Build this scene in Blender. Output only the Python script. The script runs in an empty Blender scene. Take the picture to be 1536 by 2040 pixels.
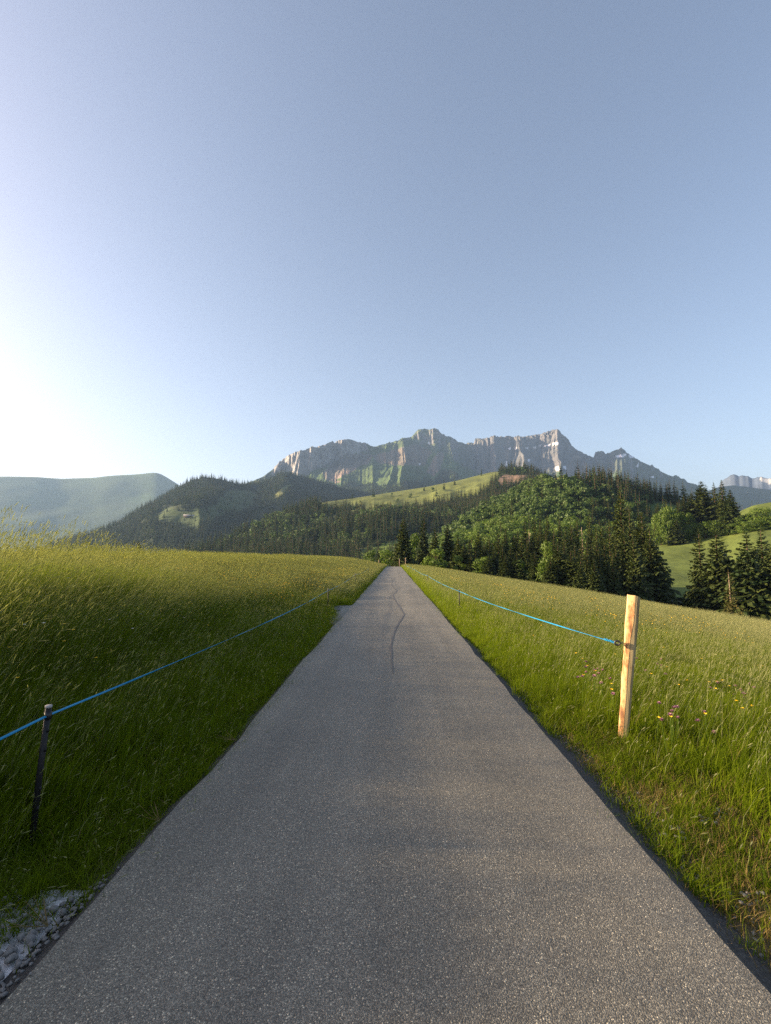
import bpy, math, random
import numpy as np
from mathutils import Matrix, Vector, Euler

random.seed(7)
rng = np.random.default_rng(7)
R = math.radians
SC = bpy.context.scene
COL = SC.collection

# ------------------------------------------------------------------ camera
F = 950.0                      # focal length in pixels of the 1536 x 2040 frame
CAMZ = 1.5
PITCH = math.atan((1112 - 1020) / F)
YAW = math.atan(16 / F)
cd = bpy.data.cameras.new('camera')
cd.sensor_fit = 'HORIZONTAL'
cd.sensor_width = 36
cd.lens = 36 * F / 1536
cd.clip_start = 0.05
cd.clip_end = 60000
cam = bpy.data.objects.new('camera', cd)
COL.objects.link(cam)
cam.location = (0, 0, CAMZ)
cam.rotation_euler = (R(90) + PITCH, 0, YAW)
SC.camera = cam

# ------------------------------------------------------------------ light
SUN_AZ, SUN_EL = -87.0, 15.5
w = bpy.data.worlds.new('World')
SC.world = w
w.use_nodes = True
nt = w.node_tree
bg = nt.nodes['Background']
sky = nt.nodes.new('ShaderNodeTexSky')
sky.sky_type = 'NISHITA'
sky.sun_disc = False
sky.sun_elevation = R(SUN_EL)
sky.sun_rotation = R(SUN_AZ)
sky.altitude = 1000
sky.air_density = 1.0
sky.dust_density = 4.0
sky.ozone_density = 5.0
tint = nt.nodes.new('ShaderNodeMix')
tint.data_type = 'RGBA'; tint.blend_type = 'MULTIPLY'
tint.inputs[0].default_value = 1.0
tint.inputs[7].default_value = (1.74, 1.07, 0.73, 1)
nt.links.new(sky.outputs[0], tint.inputs[6])
nt.links.new(tint.outputs[2], bg.inputs[0])
bg.inputs[1].default_value = 0.083
sl = bpy.data.lights.new('sun', 'SUN')
sl.energy = 5.0
sl.angle = R(1.5)
sl.color = (1.0, 0.77, 0.50)
so = bpy.data.objects.new('sun', sl)
COL.objects.link(so)
sv = Vector((math.sin(R(SUN_AZ)) * math.cos(R(SUN_EL)), math.cos(R(SUN_AZ)) * math.cos(R(SUN_EL)), math.sin(R(SUN_EL))))
so.rotation_euler = sv.to_track_quat('Z', 'Y').to_euler()
so.location = (-30, 10, 40)

SC.view_settings.view_transform = 'Standard'
SC.view_settings.look = 'None'
SC.view_settings.exposure = 2.18
SC.view_settings.gamma = 1
SC.view_settings.use_curve_mapping = False
SC.render.engine = 'CYCLES'
SC.cycles.use_denoising = False
SC.cycles.use_adaptive_sampling = False
SC.cycles.max_bounces = 6
SC.cycles.diffuse_bounces = 3
SC.cycles.transmission_bounces = 4
SC.cycles.volume_bounces = 0
SC.cycles.sample_clamp_indirect = 6

HAZE_DENSITY = 0.000085
HAZE_ANISO = 0.20
HAZE_COLOR = (0.33, 0.52, 0.84, 1)

# ------------------------------------------------------------------ maths helpers
RM = np.array(Euler((R(90) + PITCH, 0, YAW)).to_matrix())


def D(px, py):
    """world direction through photo pixel (px, py)"""
    return RM @ np.array([(px - 768) / F, (1020 - py) / F, -1.0])


def at(px, py, r):
    """the world point seen at that pixel at horizontal range r"""
    d = D(px, py)
    s = r / math.hypot(d[0], d[1])
    return np.array([d[0] * s, d[1] * s, CAMZ + d[2] * s])


def proj(P):
    """world points (n, 3) -> photo pixels"""
    q = (P - np.array([0, 0, CAMZ])) @ RM
    zz = np.minimum(q[:, 2], -1e-3)
    return 768 + F * q[:, 0] / -zz, 1020 - F * q[:, 1] / -zz


def sst(a, b, x):
    t = np.clip((x - a) / (b - a), 0, 1)
    return t * t * (3 - 2 * t)


def _hash(ix, iy, seed):
    n = (ix.astype(np.int64) * 374761393 + iy.astype(np.int64) * 668265263 + seed * 1442695041) & 0xFFFFFFFF
    n = ((n ^ (n >> 13)) * 1274126177) & 0xFFFFFFFF
    n = n ^ (n >> 16)
    return (n & 0xFFFF) / 65535.0


def vnoise(x, y, seed=0):
    x = np.asarray(x, float); y = np.asarray(y, float)
    x, y = np.broadcast_arrays(x, y)
    ix = np.floor(x); iy = np.floor(y)
    fx = x - ix; fy = y - iy
    fx = fx * fx * (3 - 2 * fx); fy = fy * fy * (3 - 2 * fy)
    a = _hash(ix, iy, seed); b = _hash(ix + 1, iy, seed)
    c = _hash(ix, iy + 1, seed); d = _hash(ix + 1, iy + 1, seed)
    return (a * (1 - fx) + b * fx) * (1 - fy) + (c * (1 - fx) + d * fx) * fy


def fbm(x, y, seed=0, octaves=4):
    s = 0; a = 0.5
    for k in range(octaves):
        s = s + a * (vnoise(np.asarray(x) * 2 ** k, np.asarray(y) * 2 ** k, seed + k * 17) - 0.5)
        a *= 0.5
    return s * 2          # about -1 .. 1


def ridged(x, y, seed=0, octaves=4):
    s = 0; a = 0.5
    for k in range(octaves):
        s = s + a * (1 - np.abs(2 * vnoise(np.asarray(x) * 2 ** k, np.asarray(y) * 2 ** k, seed + k * 31) - 1))
        a *= 0.5
    return s


def G(x, y):
    """height of the near ground: road bed, left bank, right meadow falling away, hollow behind it"""
    x = np.asarray(x, float); y = np.asarray(y, float)
    left = 0.84 * np.where(-x > 0, sst(0, 1, (-x - 1.7) / (3.5 + 4.3 * sst(7, 17, y))), 0) - 0.0018 * np.maximum(-x - 32, 0) ** 2
    u = x - 1.7
    plane = -0.155 * np.where(u > 0, u * u / (u + 0.6 + 1e-9), 0)
    plane = plane - 0.010 * np.maximum(x - 28, 0) ** 2
    plane = np.maximum(plane, -40)
    zf = -8.3 + 0.0 * x
    k = 0.8
    right = np.where(x > 0, np.logaddexp(plane / k, zf / k) * k, plane)
    yy = np.maximum(y - 75, 0)
    lng = np.where(yy < 80, -0.0004 * yy ** 2, -2.56 - 0.064 * (yy - 80))
    lng = lng * (1 - sst(30, 55, x))
    off = np.maximum(np.abs(x + 0.02) - 1.6, 0)
    bump = 0.05 * fbm(x * 0.45, y * 0.45, 3, 3) * np.clip(off, 0, 1) + 0.25 * fbm(x * 0.06, y * 0.06, 5, 2) * np.clip((off - 4) / 12, 0, 1)
    return -0.085 + np.where(x < 0, left, right) + lng + bump


def ground_hit(px, py):
    d = D(px, py); d = d / math.hypot(d[0], d[1])
    r = 0.5
    while r < 300:
        if CAMZ + d[2] * r <= float(G(d[0] * r, d[1] * r)):
            break
        r += 0.01 + r * 0.002
    return np.array([d[0] * r, d[1] * r, float(G(d[0] * r, d[1] * r))])


# ------------------------------------------------------------------ object helpers
def tag(o, label=None, cat=None, group=None, kind=None):
    if label: o['label'] = label
    if cat: o['category'] = cat
    if group: o['group'] = group
    if kind: o['kind'] = kind
    return o


def empty(name, loc, rz=0.0):
    o = bpy.data.objects.new(name, None)
    o.empty_display_size = 0.1
    COL.objects.link(o)
    o.location = loc
    o.rotation_euler = (0, 0, rz)
    return o


def mesh(name, V, faces, mats=(), fmat=None, smooth=False, attrs=None):
    """V (n,3); faces: (m,3|4) array or list of such arrays"""
    me = bpy.data.meshes.new(name)
    if not isinstance(faces, list):
        faces = [faces]
    faces = [np.asarray(f, np.int32) for f in faces if len(f)]
    V = np.asarray(V, np.float32)
    me.vertices.add(len(V))
    me.vertices.foreach_set('co', V.ravel())
    nl = sum(f.size for f in faces); nf = sum(len(f) for f in faces)
    me.loops.add(nl); me.polygons.add(nf)
    me.loops.foreach_set('vertex_index', np.concatenate([f.ravel() for f in faces]))
    tot = np.concatenate([np.full(len(f), f.shape[1], np.int32) for f in faces])
    st = np.concatenate([[0], np.cumsum(tot)[:-1]]).astype(np.int32)
    me.polygons.foreach_set('loop_start', st)
    if fmat is not None:
        me.polygons.foreach_set('material_index', np.asarray(fmat, np.int32))
    if smooth:
        me.polygons.foreach_set('use_smooth', np.ones(nf, bool))
    for m in mats:
        me.materials.append(m)
    me.update(calc_edges=True)
    me.validate()
    for k, v in (attrs or {}).items():
        v = np.asarray(v, np.float32)
        if v.ndim == 1:
            a = me.attributes.new(k, 'FLOAT', 'POINT'); a.data.foreach_set('value', v)
        else:
            a = me.attributes.new(k, 'FLOAT_COLOR', 'POINT')
            c = np.ones((len(v), 4), np.float32); c[:, :3] = v
            a.data.foreach_set('color', c.ravel())
    return me


def link(name, me, parent=None, loc=(0, 0, 0)):
    o = bpy.data.objects.new(name, me)
    COL.objects.link(o)
    o.location = loc
    if parent: o.parent = parent
    return o


def grid_faces(nr, nc):
    i = np.arange(nr - 1)[:, None] * nc + np.arange(nc - 1)[None, :]
    i = i.ravel()
    return np.stack([i, i + 1, i + nc + 1, i + nc], 1)


class MB:
    """collects vertices and faces"""
    def __init__(s):
        s.v = []; s.t = []; s.q = []; s.tm = []; s.qm = []; s.n = 0; s.a = []

    def add(s, V, tris=None, quads=None, mat=0, tint=None):
        V = np.asarray(V, float).reshape(-1, 3)
        if tris is not None and len(tris):
            t = np.asarray(tris, int) + s.n; s.t.append(t); s.tm.append(np.full(len(t), mat))
        if quads is not None and len(quads):
            q = np.asarray(quads, int) + s.n; s.q.append(q); s.qm.append(np.full(len(q), mat))
        s.v.append(V); s.n += len(V)
        s.a.append(np.broadcast_to(np.asarray(0.5 if tint is None else tint, float), (len(V),)))

    def tube(s, pts, rad, sides=6, mat=0, cap=True, tint=None):
        pts = np.asarray(pts, float); n = len(pts)
        rad = np.broadcast_to(np.asarray(rad, float), (n,))
        tan = np.gradient(pts, axis=0)
        tan /= np.linalg.norm(tan, axis=1)[:, None] + 1e-12
        ref = np.array([0, 0, 1.0]) if abs(tan[0][2]) < 0.9 else np.array([1.0, 0, 0])
        V = []
        for i in range(n):
            a = np.cross(tan[i], ref); a /= np.linalg.norm(a) + 1e-12
            b = np.cross(tan[i], a)
            for k in range(sides):
                an = 2 * math.pi * k / sides
                V.append(pts[i] + rad[i] * (a * math.cos(an) + b * math.sin(an)))
        q = []
        for i in range(n - 1):
            for k in range(sides):
                k2 = (k + 1) % sides
                q.append((i * sides + k, i * sides + k2, (i + 1) * sides + k2, (i + 1) * sides + k))
        t = []
        if cap:
            V.append(pts[0]); V.append(pts[-1])
            c0 = n * sides; c1 = c0 + 1
            for k in range(sides):
                k2 = (k + 1) % sides
                t.append((c0, k2, k)); t.append((c1, (n - 1) * sides + k, (n - 1) * sides + k2))
        s.add(V, t, q, mat, tint)

    def box(s, c, d, mat=0, rz=0.0):
        c = np.asarray(c, float); h = np.asarray(d, float) / 2
        V = np.array([(x, y, z) for z in (-1, 1) for y in (-1, 1) for x in (-1, 1)], float) * h
        cs, sn = math.cos(rz), math.sin(rz)
        V = np.stack([V[:, 0] * cs - V[:, 1] * sn, V[:, 0] * sn + V[:, 1] * cs, V[:, 2]], 1) + c
        s.add(V, None, [(0, 2, 3, 1), (4, 5, 7, 6), (0, 1, 5, 4), (2, 6, 7, 3), (0, 4, 6, 2), (1, 3, 7, 5)], mat)

    def mesh(s, name, mats, smooth=False):
        f = []; fm = []
        if s.t: f.append(np.concatenate(s.t)); fm.append(np.concatenate(s.tm))
        if s.q: f.append(np.concatenate(s.q)); fm.append(np.concatenate(s.qm))
        return mesh(name, np.concatenate(s.v), f, mats, np.concatenate(fm), smooth, {'tint': np.concatenate(s.a)})


# ------------------------------------------------------------------ materials
def newmat(name):
    m = bpy.data.materials.new(name); m.use_nodes = True
    t = m.node_tree
    return m, t, t.nodes['Principled BSDF'], t.nodes['Material Output']


def N(t, typ, **kw):
    n = t.nodes.new(typ)
    for k, v in kw.items():
        if k.startswith('i_'):
            n.inputs[k[2:].replace('_', ' ')].default_value = v
        else:
            setattr(n, k, v)
    return n


def mixc(t, fac, a, b, blend='MIX'):
    n = t.nodes.new('ShaderNodeMix'); n.data_type = 'RGBA'; n.blend_type = blend
    for sock, v in ((n.inputs[0], fac), (n.inputs[6], a), (n.inputs[7], b)):
        if isinstance(v, (int, float)): sock.default_value = v
        elif isinstance(v, tuple): sock.default_value = v if len(v) == 4 else (*v, 1)
        else: t.links.new(v, sock)
    return n.outputs[2]


def math_(t, op, a, b=0.0, c=0.0):
    n = t.nodes.new('ShaderNodeMath'); n.operation = op
    for k, v in enumerate((a, b, c)):
        if isinstance(v, (int, float)): n.inputs[k].default_value = v
        else: t.links.new(v, n.inputs[k])
    return n.outputs[0]


def noise(t, scale, detail=3, rough=0.55, vec=None):
    n = t.nodes.new('ShaderNodeTexNoise')
    n.inputs['Scale'].default_value = scale; n.inputs['Detail'].default_value = detail
    n.inputs['Roughness'].default_value = rough
    if vec is None:
        vec = t.nodes.new('ShaderNodeNewGeometry').outputs['Position']
    t.links.new(vec, n.inputs['Vector'])
    return n.outputs['Fac']


def ramp(t, fac, stops):
    n = t.nodes.new('ShaderNodeValToRGB')
    el = n.color_ramp.elements
    while len(el) < len(stops): el.new(0.5)
    for e, (p, c) in zip(el, stops):
        e.position = p; e.color = c if len(c) == 4 else (*c, 1)
    t.links.new(fac, n.inputs[0])
    return n.outputs[0]


def bump(t, bsdf, h, strength=0.5, dist=0.01):
    b = t.nodes.new('ShaderNodeBump')
    b.inputs['Strength'].default_value = strength; b.inputs['Distance'].default_value = dist
    t.links.new(h, b.inputs['Height']); t.links.new(b.outputs[0], bsdf.inputs['Normal'])


def plain(name, col, rough=0.7, spec=0.3, metallic=0.0, var=0.25, scale=30):
    m, t, b, o = newmat(name)
    f = noise(t, scale, 3)
    c = mixc(t, f, tuple(x * (1 - var) for x in col), tuple(min(1, x * (1 + var)) for x in col))
    t.links.new(c, b.inputs['Base Color'])
    b.inputs['Roughness'].default_value = rough
    b.inputs['Specular IOR Level'].default_value = spec
    b.inputs['Metallic'].default_value = metallic
    return m


def leafmat(name, dark, light, trans=0.35, var=0.5, patch=None, rough=0.55, spec=0.25, pscale=0.12):
    """foliage: tint attribute per leaf, a random shift per plant, optional wide patches of a drier colour"""
    m, t, b, o = newmat(name)
    a = N(t, 'ShaderNodeAttribute', attribute_name='tint')
    oi = N(t, 'ShaderNodeObjectInfo')
    f = math_(t, 'ADD', math_(t, 'MULTIPLY', a.outputs['Fac'], 1 - var), math_(t, 'MULTIPLY', oi.outputs['Random'], var))
    c = mixc(t, f, dark, light)
    if patch:
        p = ramp(t, noise(t, pscale, 4, 0.6), [(0.38, (0, 0, 0)), (0.66, (1, 1, 1))])
        pf = math_(t, 'MULTIPLY', p, patch[1])
        c = mixc(t, pf, c, patch[0])
    t.links.new(c, b.inputs['Base Color'])
    b.inputs['Roughness'].default_value = rough
    b.inputs['Specular IOR Level'].default_value = spec
    tr = N(t, 'ShaderNodeBsdfTranslucent')
    t.links.new(mixc(t, 1.0, c, (1.10, 1.18, 0.50), 'MULTIPLY'), tr.inputs[0])
    mx = N(t, 'ShaderNodeMixShader')
    mx.inputs[0].default_value = trans
    t.links.new(b.outputs[0], mx.inputs[1]); t.links.new(tr.outputs[0], mx.inputs[2])
    t.links.new(mx.outputs[0], o.inputs[0])
    return m


def attrmat(name, scale, amount=0.35, rough=0.9, bumpd=0.0, scale2=None):
    """albedo from the mesh attribute col, broken up by noise"""
    m, t, b, o = newmat(name)
    a = N(t, 'ShaderNodeAttribute', attribute_name='col')
    f = noise(t, scale, 5, 0.65)
    g = ramp(t, f, [(0.25, (1 - amount,) * 3), (0.75, (1 + amount,) * 3)])
    c = mixc(t, 1.0, a.outputs['Color'], g, 'MULTIPLY')
    t.links.new(c, b.inputs['Base Color'])
    b.inputs['Roughness'].default_value = rough
    b.inputs['Specular IOR Level'].default_value = 0.15
    if bumpd:
        bump(t, b, f, 0.9, bumpd)
    return m


M_TERRAIN = attrmat('meadow_soil', 9.0, 0.4, 0.95, 0.02)
M_HILL = attrmat('hill_grass', 0.35, 0.30, 0.95, 0.4)
M_ROCK = attrmat('mountain_rock', 0.035, 0.5, 0.9, 18.0)
M_FAR = attrmat('far_ridge', 0.004, 0.35, 0.95)
M_GRASS = leafmat('grass_blade', (0.062, 0.112, 0.005), (0.175, 0.222, 0.008), 0.50, 0.35, ((0.150, 0.185, 0.012), 0.5), 0.65, 0.08)
M_SEED = leafmat('grass_seed_head', (0.16, 0.175, 0.075), (0.38, 0.38, 0.19), 0.35, 0.3, None, 0.7, 0.08)
M_DRY = leafmat('dry_grass', (0.12, 0.095, 0.03), (0.30, 0.21, 0.08), 0.3, 0.4)
M_SPRUCE = leafmat('spruce_needles', (0.020, 0.040, 0.012), (0.080, 0.100, 0.024), 0.2, 0.35, rough=0.6)
M_SPRUCE_FAR = leafmat('distant_spruce_needles', (0.020, 0.046, 0.016), (0.070, 0.112, 0.028), 0.15, 0.5, rough=0.7)
M_LEAF = leafmat('broadleaf_leaves', (0.048, 0.092, 0.012), (0.125, 0.185, 0.028), 0.38, 0.45)
M_LEAF_FAR = leafmat('distant_leaves', (0.034, 0.068, 0.014), (0.088, 0.140, 0.028), 0.3, 0.5)
M_BARK = plain('spruce_bark', (0.10, 0.065, 0.045), 0.9, 0.1, scale=3)
M_PALE_BARK = plain('bare_pale_wood', (0.27, 0.20, 0.15), 0.85, 0.1, scale=3)
M_STONE = plain('pale_limestone', (0.20, 0.192, 0.18), 0.85, 0.2, var=0.35, scale=60)
M_SOIL = plain('verge_soil', (0.11, 0.085, 0.055), 0.95, 0.1, var=0.5, scale=25)
M_BLUE = plain('blue_tape', (0.010, 0.22, 0.44), 0.5, 0.3, var=0.15, scale=60)
M_POST = plain('dark_plastic', (0.012, 0.011, 0.013), 0.5, 0.3, var=0.3, scale=60)
M_POSTCAP = plain('pale_cut_top', (0.36, 0.34, 0.33), 0.7, 0.3)
M_BLACK = plain('black_insulator', (0.012, 0.012, 0.014), 0.4, 0.5)
M_STEEL = plain('galvanised_steel', (0.14, 0.14, 0.145), 0.6, 0.4, 0.6)
M_YELLOW = plain('yellow_petals', (0.72, 0.46, 0.02), 0.6, 0.2)
M_PINK = plain('pink_clover', (0.32, 0.15, 0.22), 0.7, 0.2)
M_WHITE = plain('white_petals', (0.70, 0.70, 0.62), 0.7, 0.2)
M_STEM = plain('green_stem', (0.05, 0.085, 0.008), 0.7, 0.1)


def road_material():
    m, t, b, o = newmat('worn_asphalt')
    pos = N(t, 'ShaderNodeNewGeometry').outputs['Position']
    vo = N(t, 'ShaderNodeTexVoronoi'); vo.inputs['Scale'].default_value = 190
    t.links.new(pos, vo.inputs['Vector'])
    stone = ramp(t, N_sep(t, vo.outputs['Color']), [(0.0, (0.060, 0.057, 0.052)), (0.5, (0.095, 0.090, 0.082)), (0.84, (0.125, 0.119, 0.109)), (0.96, (0.17, 0.16, 0.142)), (1.0, (0.34, 0.31, 0.26))])
    edge = ramp(t, vo.outputs['Distance'], [(0.25, (1, 1, 1)), (0.75, (0.45, 0.45, 0.45))])
    c = mixc(t, 1.0, stone, edge, 'MULTIPLY')
    big = ramp(t, noise(t, 0.55, 5, 0.6), [(0.3, (0.78, 0.78, 0.78)), (0.7, (1.18, 1.16, 1.12))])
    c = mixc(t, 1.0, c, big, 'MULTIPLY')
    mp = N(t, 'ShaderNodeMapping'); mp.inputs['Scale'].default_value = (3.0, 0.16, 1)
    t.links.new(pos, mp.inputs['Vector'])
    streak = ramp(t, noise(t, 1.0, 3, 0.5, mp.outputs[0]), [(0.35, (0.88, 0.88, 0.88)), (0.65, (1.1, 1.1, 1.1))])
    c = mixc(t, 1.0, c, streak, 'MULTIPLY')
    c = mixc(t, 1.0, c, (ROAD_GAIN * 1.02, ROAD_GAIN, ROAD_GAIN * 0.88), 'MULTIPLY')
    t.links.new(c, b.inputs['Base Color'])
    b.inputs['Roughness'].default_value = 0.58
    b.inputs['Specular IOR Level'].default_value = 0.5
    h = math_(t, 'SUBTRACT', 1.0, vo.outputs['Distance'])
    h = math_(t, 'ADD', h, math_(t, 'MULTIPLY', N_sep(t, vo.outputs['Color']), 0.6))
    bump(t, b, h, 0.55, 0.006)
    return m


def N_sep(t, col):
    n = t.nodes.new('ShaderNodeSeparateColor'); t.links.new(col, n.inputs[0])
    return n.outputs[0]


ROAD_GAIN = 2.25
M_ROAD = road_material()
M_SEAL = plain('dark_crack_seal', (0.085, 0.08, 0.078), 0.6, 0.4)


def edge_material():
    m, t, b, o = newmat('broken_asphalt_edge')
    f = noise(t, 75, 6, 0.75)
    t.links.new(ramp(t, f, [(0.35, (0.015, 0.014, 0.014)), (0.52, (0.06, 0.057, 0.053)), (0.7, (0.17, 0.16, 0.145))]), b.inputs['Base Color'])
    b.inputs['Roughness'].default_value = 0.9
    bump(t, b, f, 0.8, 0.02)
    return m


M_EDGE = edge_material()

# ------------------------------------------------------------------ near ground
def spaced(lo, hi, fine_lo, fine_hi, step, grow):
    xs = list(np.arange(fine_lo, fine_hi + 1e-6, step))
    s = step; x = fine_hi
    while x < hi:
        s *= grow; x += s; xs.append(min(x, hi))
    s = step; x = fine_lo
    while x > lo:
        s *= grow; x -= s; xs.insert(0, max(x, lo))
    return np.array(xs)


gx = spaced(-170, 300, -6, 6, 0.14, 1.07)
gy = spaced(-40, 300, -2, 12, 0.16, 1.05)
X, Y = np.meshgrid(gx, gy)
Z = G(X, Y)
Z = np.where((np.abs(X + 0.02) < 1.4), Z - 0.03, Z)
Vg = np.stack([X.ravel(), Y.ravel(), Z.ravel()], 1)
xx, yy = Vg[:, 0], Vg[:, 1]
n1 = fbm(xx * 0.8, yy * 0.8, 11)[:, None]
cg = np.array([0.050, 0.062, 0.018]) * (1 + 0.5 * n1)
soil = np.array([0.10, 0.078, 0.05])
ws = (sst(2.3, 1.5, xx) * 0.8 * (xx > 0))[:, None]
cg = cg * (1 - ws) + soil * ws
lush = np.array([0.085, 0.135, 0.026])
wl = (sst(34, 42, xx))[:, None]
cg = cg * (1 - wl) + lush * (1 + 0.35 * fbm(xx * 0.2, yy * 0.2, 12)[:, None]) * wl
me = mesh('ground', Vg, grid_faces(len(gy), len(gx)), [M_TERRAIN], None, True, {'col': cg})
ground = tag(link('ground', me), 'grassy ground of the meadow on both sides of the road', None, None, 'structure')

# valley floor reaching out to the horizon
a = np.linspace(0, 2 * math.pi, 65)[:-1]
rr = [0.0, 300, 1500, 4000, 7000, 9000]
V = [(0, 0, -330.0)]
for r_ in rr[1:]:
    for q in a: V.append((r_ * math.cos(q), r_ * math.sin(q), -330.0))
tri = [(0, 1 + k, 1 + (k + 1) % 64) for k in range(64)]
quad = []
for i in range(len(rr) - 2):
    for k in range(64):
        k2 = (k + 1) % 64
        quad.append((1 + i * 64 + k, 1 + (i + 1) * 64 + k, 1 + (i + 1) * 64 + k2, 1 + i * 64 + k2))
me = mesh('valley_floor', V, [tri, quad], [M_FAR], None, False, {'col': np.tile([[0.05, 0.075, 0.03]], (len(V), 1))})
tag(link('valley_floor', me), 'valley floor far below the meadow', None, None, 'structure')

# ------------------------------------------------------------------ road
XL, XR = -1.33, 1.30
ys = np.concatenate([np.arange(-8, 12, 0.05), np.arange(12, 40, 0.2), np.arange(40, 140, 1.0)])


def lng(y):
    q = np.maximum(y - 75, 0)
    return np.where(q < 80, -0.0004 * q ** 2, -2.56 - 0.064 * (q - 80))


def road_strip(cols):
    """cols: list of (x function, z function) of y -> grid verts"""
    A = np.stack([np.stack([cx(ys), ys, cz(ys) + lng(ys)], 1) for cx, cz in cols], 1)
    return A.reshape(-1, 3), grid_faces(len(ys), len(cols))


jl = 0.040 * fbm(ys * 1.1, ys * 0, 21, 4) + 0.03 * fbm(ys * 0.25, ys * 0, 22, 2)
jr = 0.032 * fbm(ys * 1.3, ys * 0, 23, 4) + 0.02 * fbm(ys * 0.25, ys * 0, 24, 2)
crown = lambda x: 0.02 * (1 - (x / 1.35) ** 2)
cols = []
for q in np.linspace(0, 1, 9):
    def cx(y, q=q): return (XL + jl) * (1 - q) + (XR + jr) * q
    def cz(y, q=q): return crown((XL * (1 - q) + XR * q)) + 0 * y
    cols.append((cx, cz))
V, Fc = road_strip(cols)
road = tag(link('road', mesh('road', V, Fc, [M_ROAD], None, True)), 'narrow grey asphalt lane running straight away to a crest', None, None, 'structure')
# broken shoulders of the asphalt, sloping to the verge
for sgn, edge, jit, wd, sd in ((-1, XL, jl, 0.14, 31), (1, XR, jr, 0.18, 37)):
    cols = []
    for i, q in enumerate(np.linspace(0, 1, 5)):
        jq = 0.032 * fbm(ys * 4.0, ys * 0 + i * 3.3, sd, 3) * (1 if i else 0)
        zq = 0.012 * fbm(ys * 5.0, ys * 0 + i * 5.1, sd + 1, 3) * (1 if i else 0)
        cols.append((lambda y, q=q, jq=jq: edge + jit + sgn * (wd * q + jq * min(1, q * 2)),
                     lambda y, q=q, zq=zq: crown(edge) - (0.088 * q ** 0.8) + zq))
    V, Fc = road_strip(cols)
    if sgn < 0: Fc = Fc[:, ::-1]
    sh = link('road_shoulder', mesh('road_shoulder', V, Fc, [M_EDGE], None, False))
    tag(sh, 'crumbling dark asphalt edge along the %s side of the lane' % ('left' if sgn < 0 else 'right'), None, None, 'structure')

# apron of asphalt on the left where a track joins, with its drain grate
ap = [(-1.30, 11.0), (-1.46, 11.3), (-1.62, 12.0), (-1.84, 13.0), (-2.05, 15.35), (-1.30, 15.45)]
V = [(x, y, crown(XL) - 0.002 if x > -1.4 else 0.004) for x, y in ap] + [(x, y, -0.09) for x, y in ap]
n = len(ap)
tris = [(0, i + 1, i) for i in range(1, n - 1)]
quads = [(i, (i + 1) % n, n + (i + 1) % n, n + i) for i in range(n)]
tag(link('road_apron', mesh('road_apron', V, [tris, quads], [M_ROAD])), 'small asphalt apron notched into the left meadow', None, None, 'structure')

# wandering dark repaired crack in the middle of the lane
cp = [(783, 1345), (780, 1318), (779, 1300), (781, 1275), (788, 1254), (798, 1238), (805, 1226), (800, 1216), (791, 1203), (785, 1193), (783, 1186), (789, 1181), (791, 1177), (785, 1172), (780, 1166), (781, 1158), (779, 1150)]
pts = []
for px, py in cp:
    d = D(px, py); s = -CAMZ / d[2]; pts.append((d[0] * s, d[1] * s))
pts = np.array(pts)
tt = np.linspace(0, len(pts) - 1, 90)
cxs = np.interp(tt, range(len(pts)), pts[:, 0]) + 0.012 * fbm(tt * 2.1, tt * 0, 41, 3)
cys = np.interp(tt, range(len(pts)), pts[:, 1])
wd = (0.004 + 0.015 * np.sin(np.linspace(0.0, 1, 90) * math.pi) ** 0.7) * (1 + 0.5 * fbm(tt * 3, tt * 0, 43, 2))
A = np.stack([np.stack([cxs - wd, cys, crown(cxs - wd) + 0.005], 1), np.stack([cxs + wd, cys, crown(cxs + wd) + 0.005], 1)], 1)
tag(link('crack_seal', mesh('crack_seal', A.reshape(-1, 3), grid_faces(90, 2), [M_SEAL]), road), 'wandering dark line of sealed crack')

# ------------------------------------------------------------------ hills and mountains
LAY = {}


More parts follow.
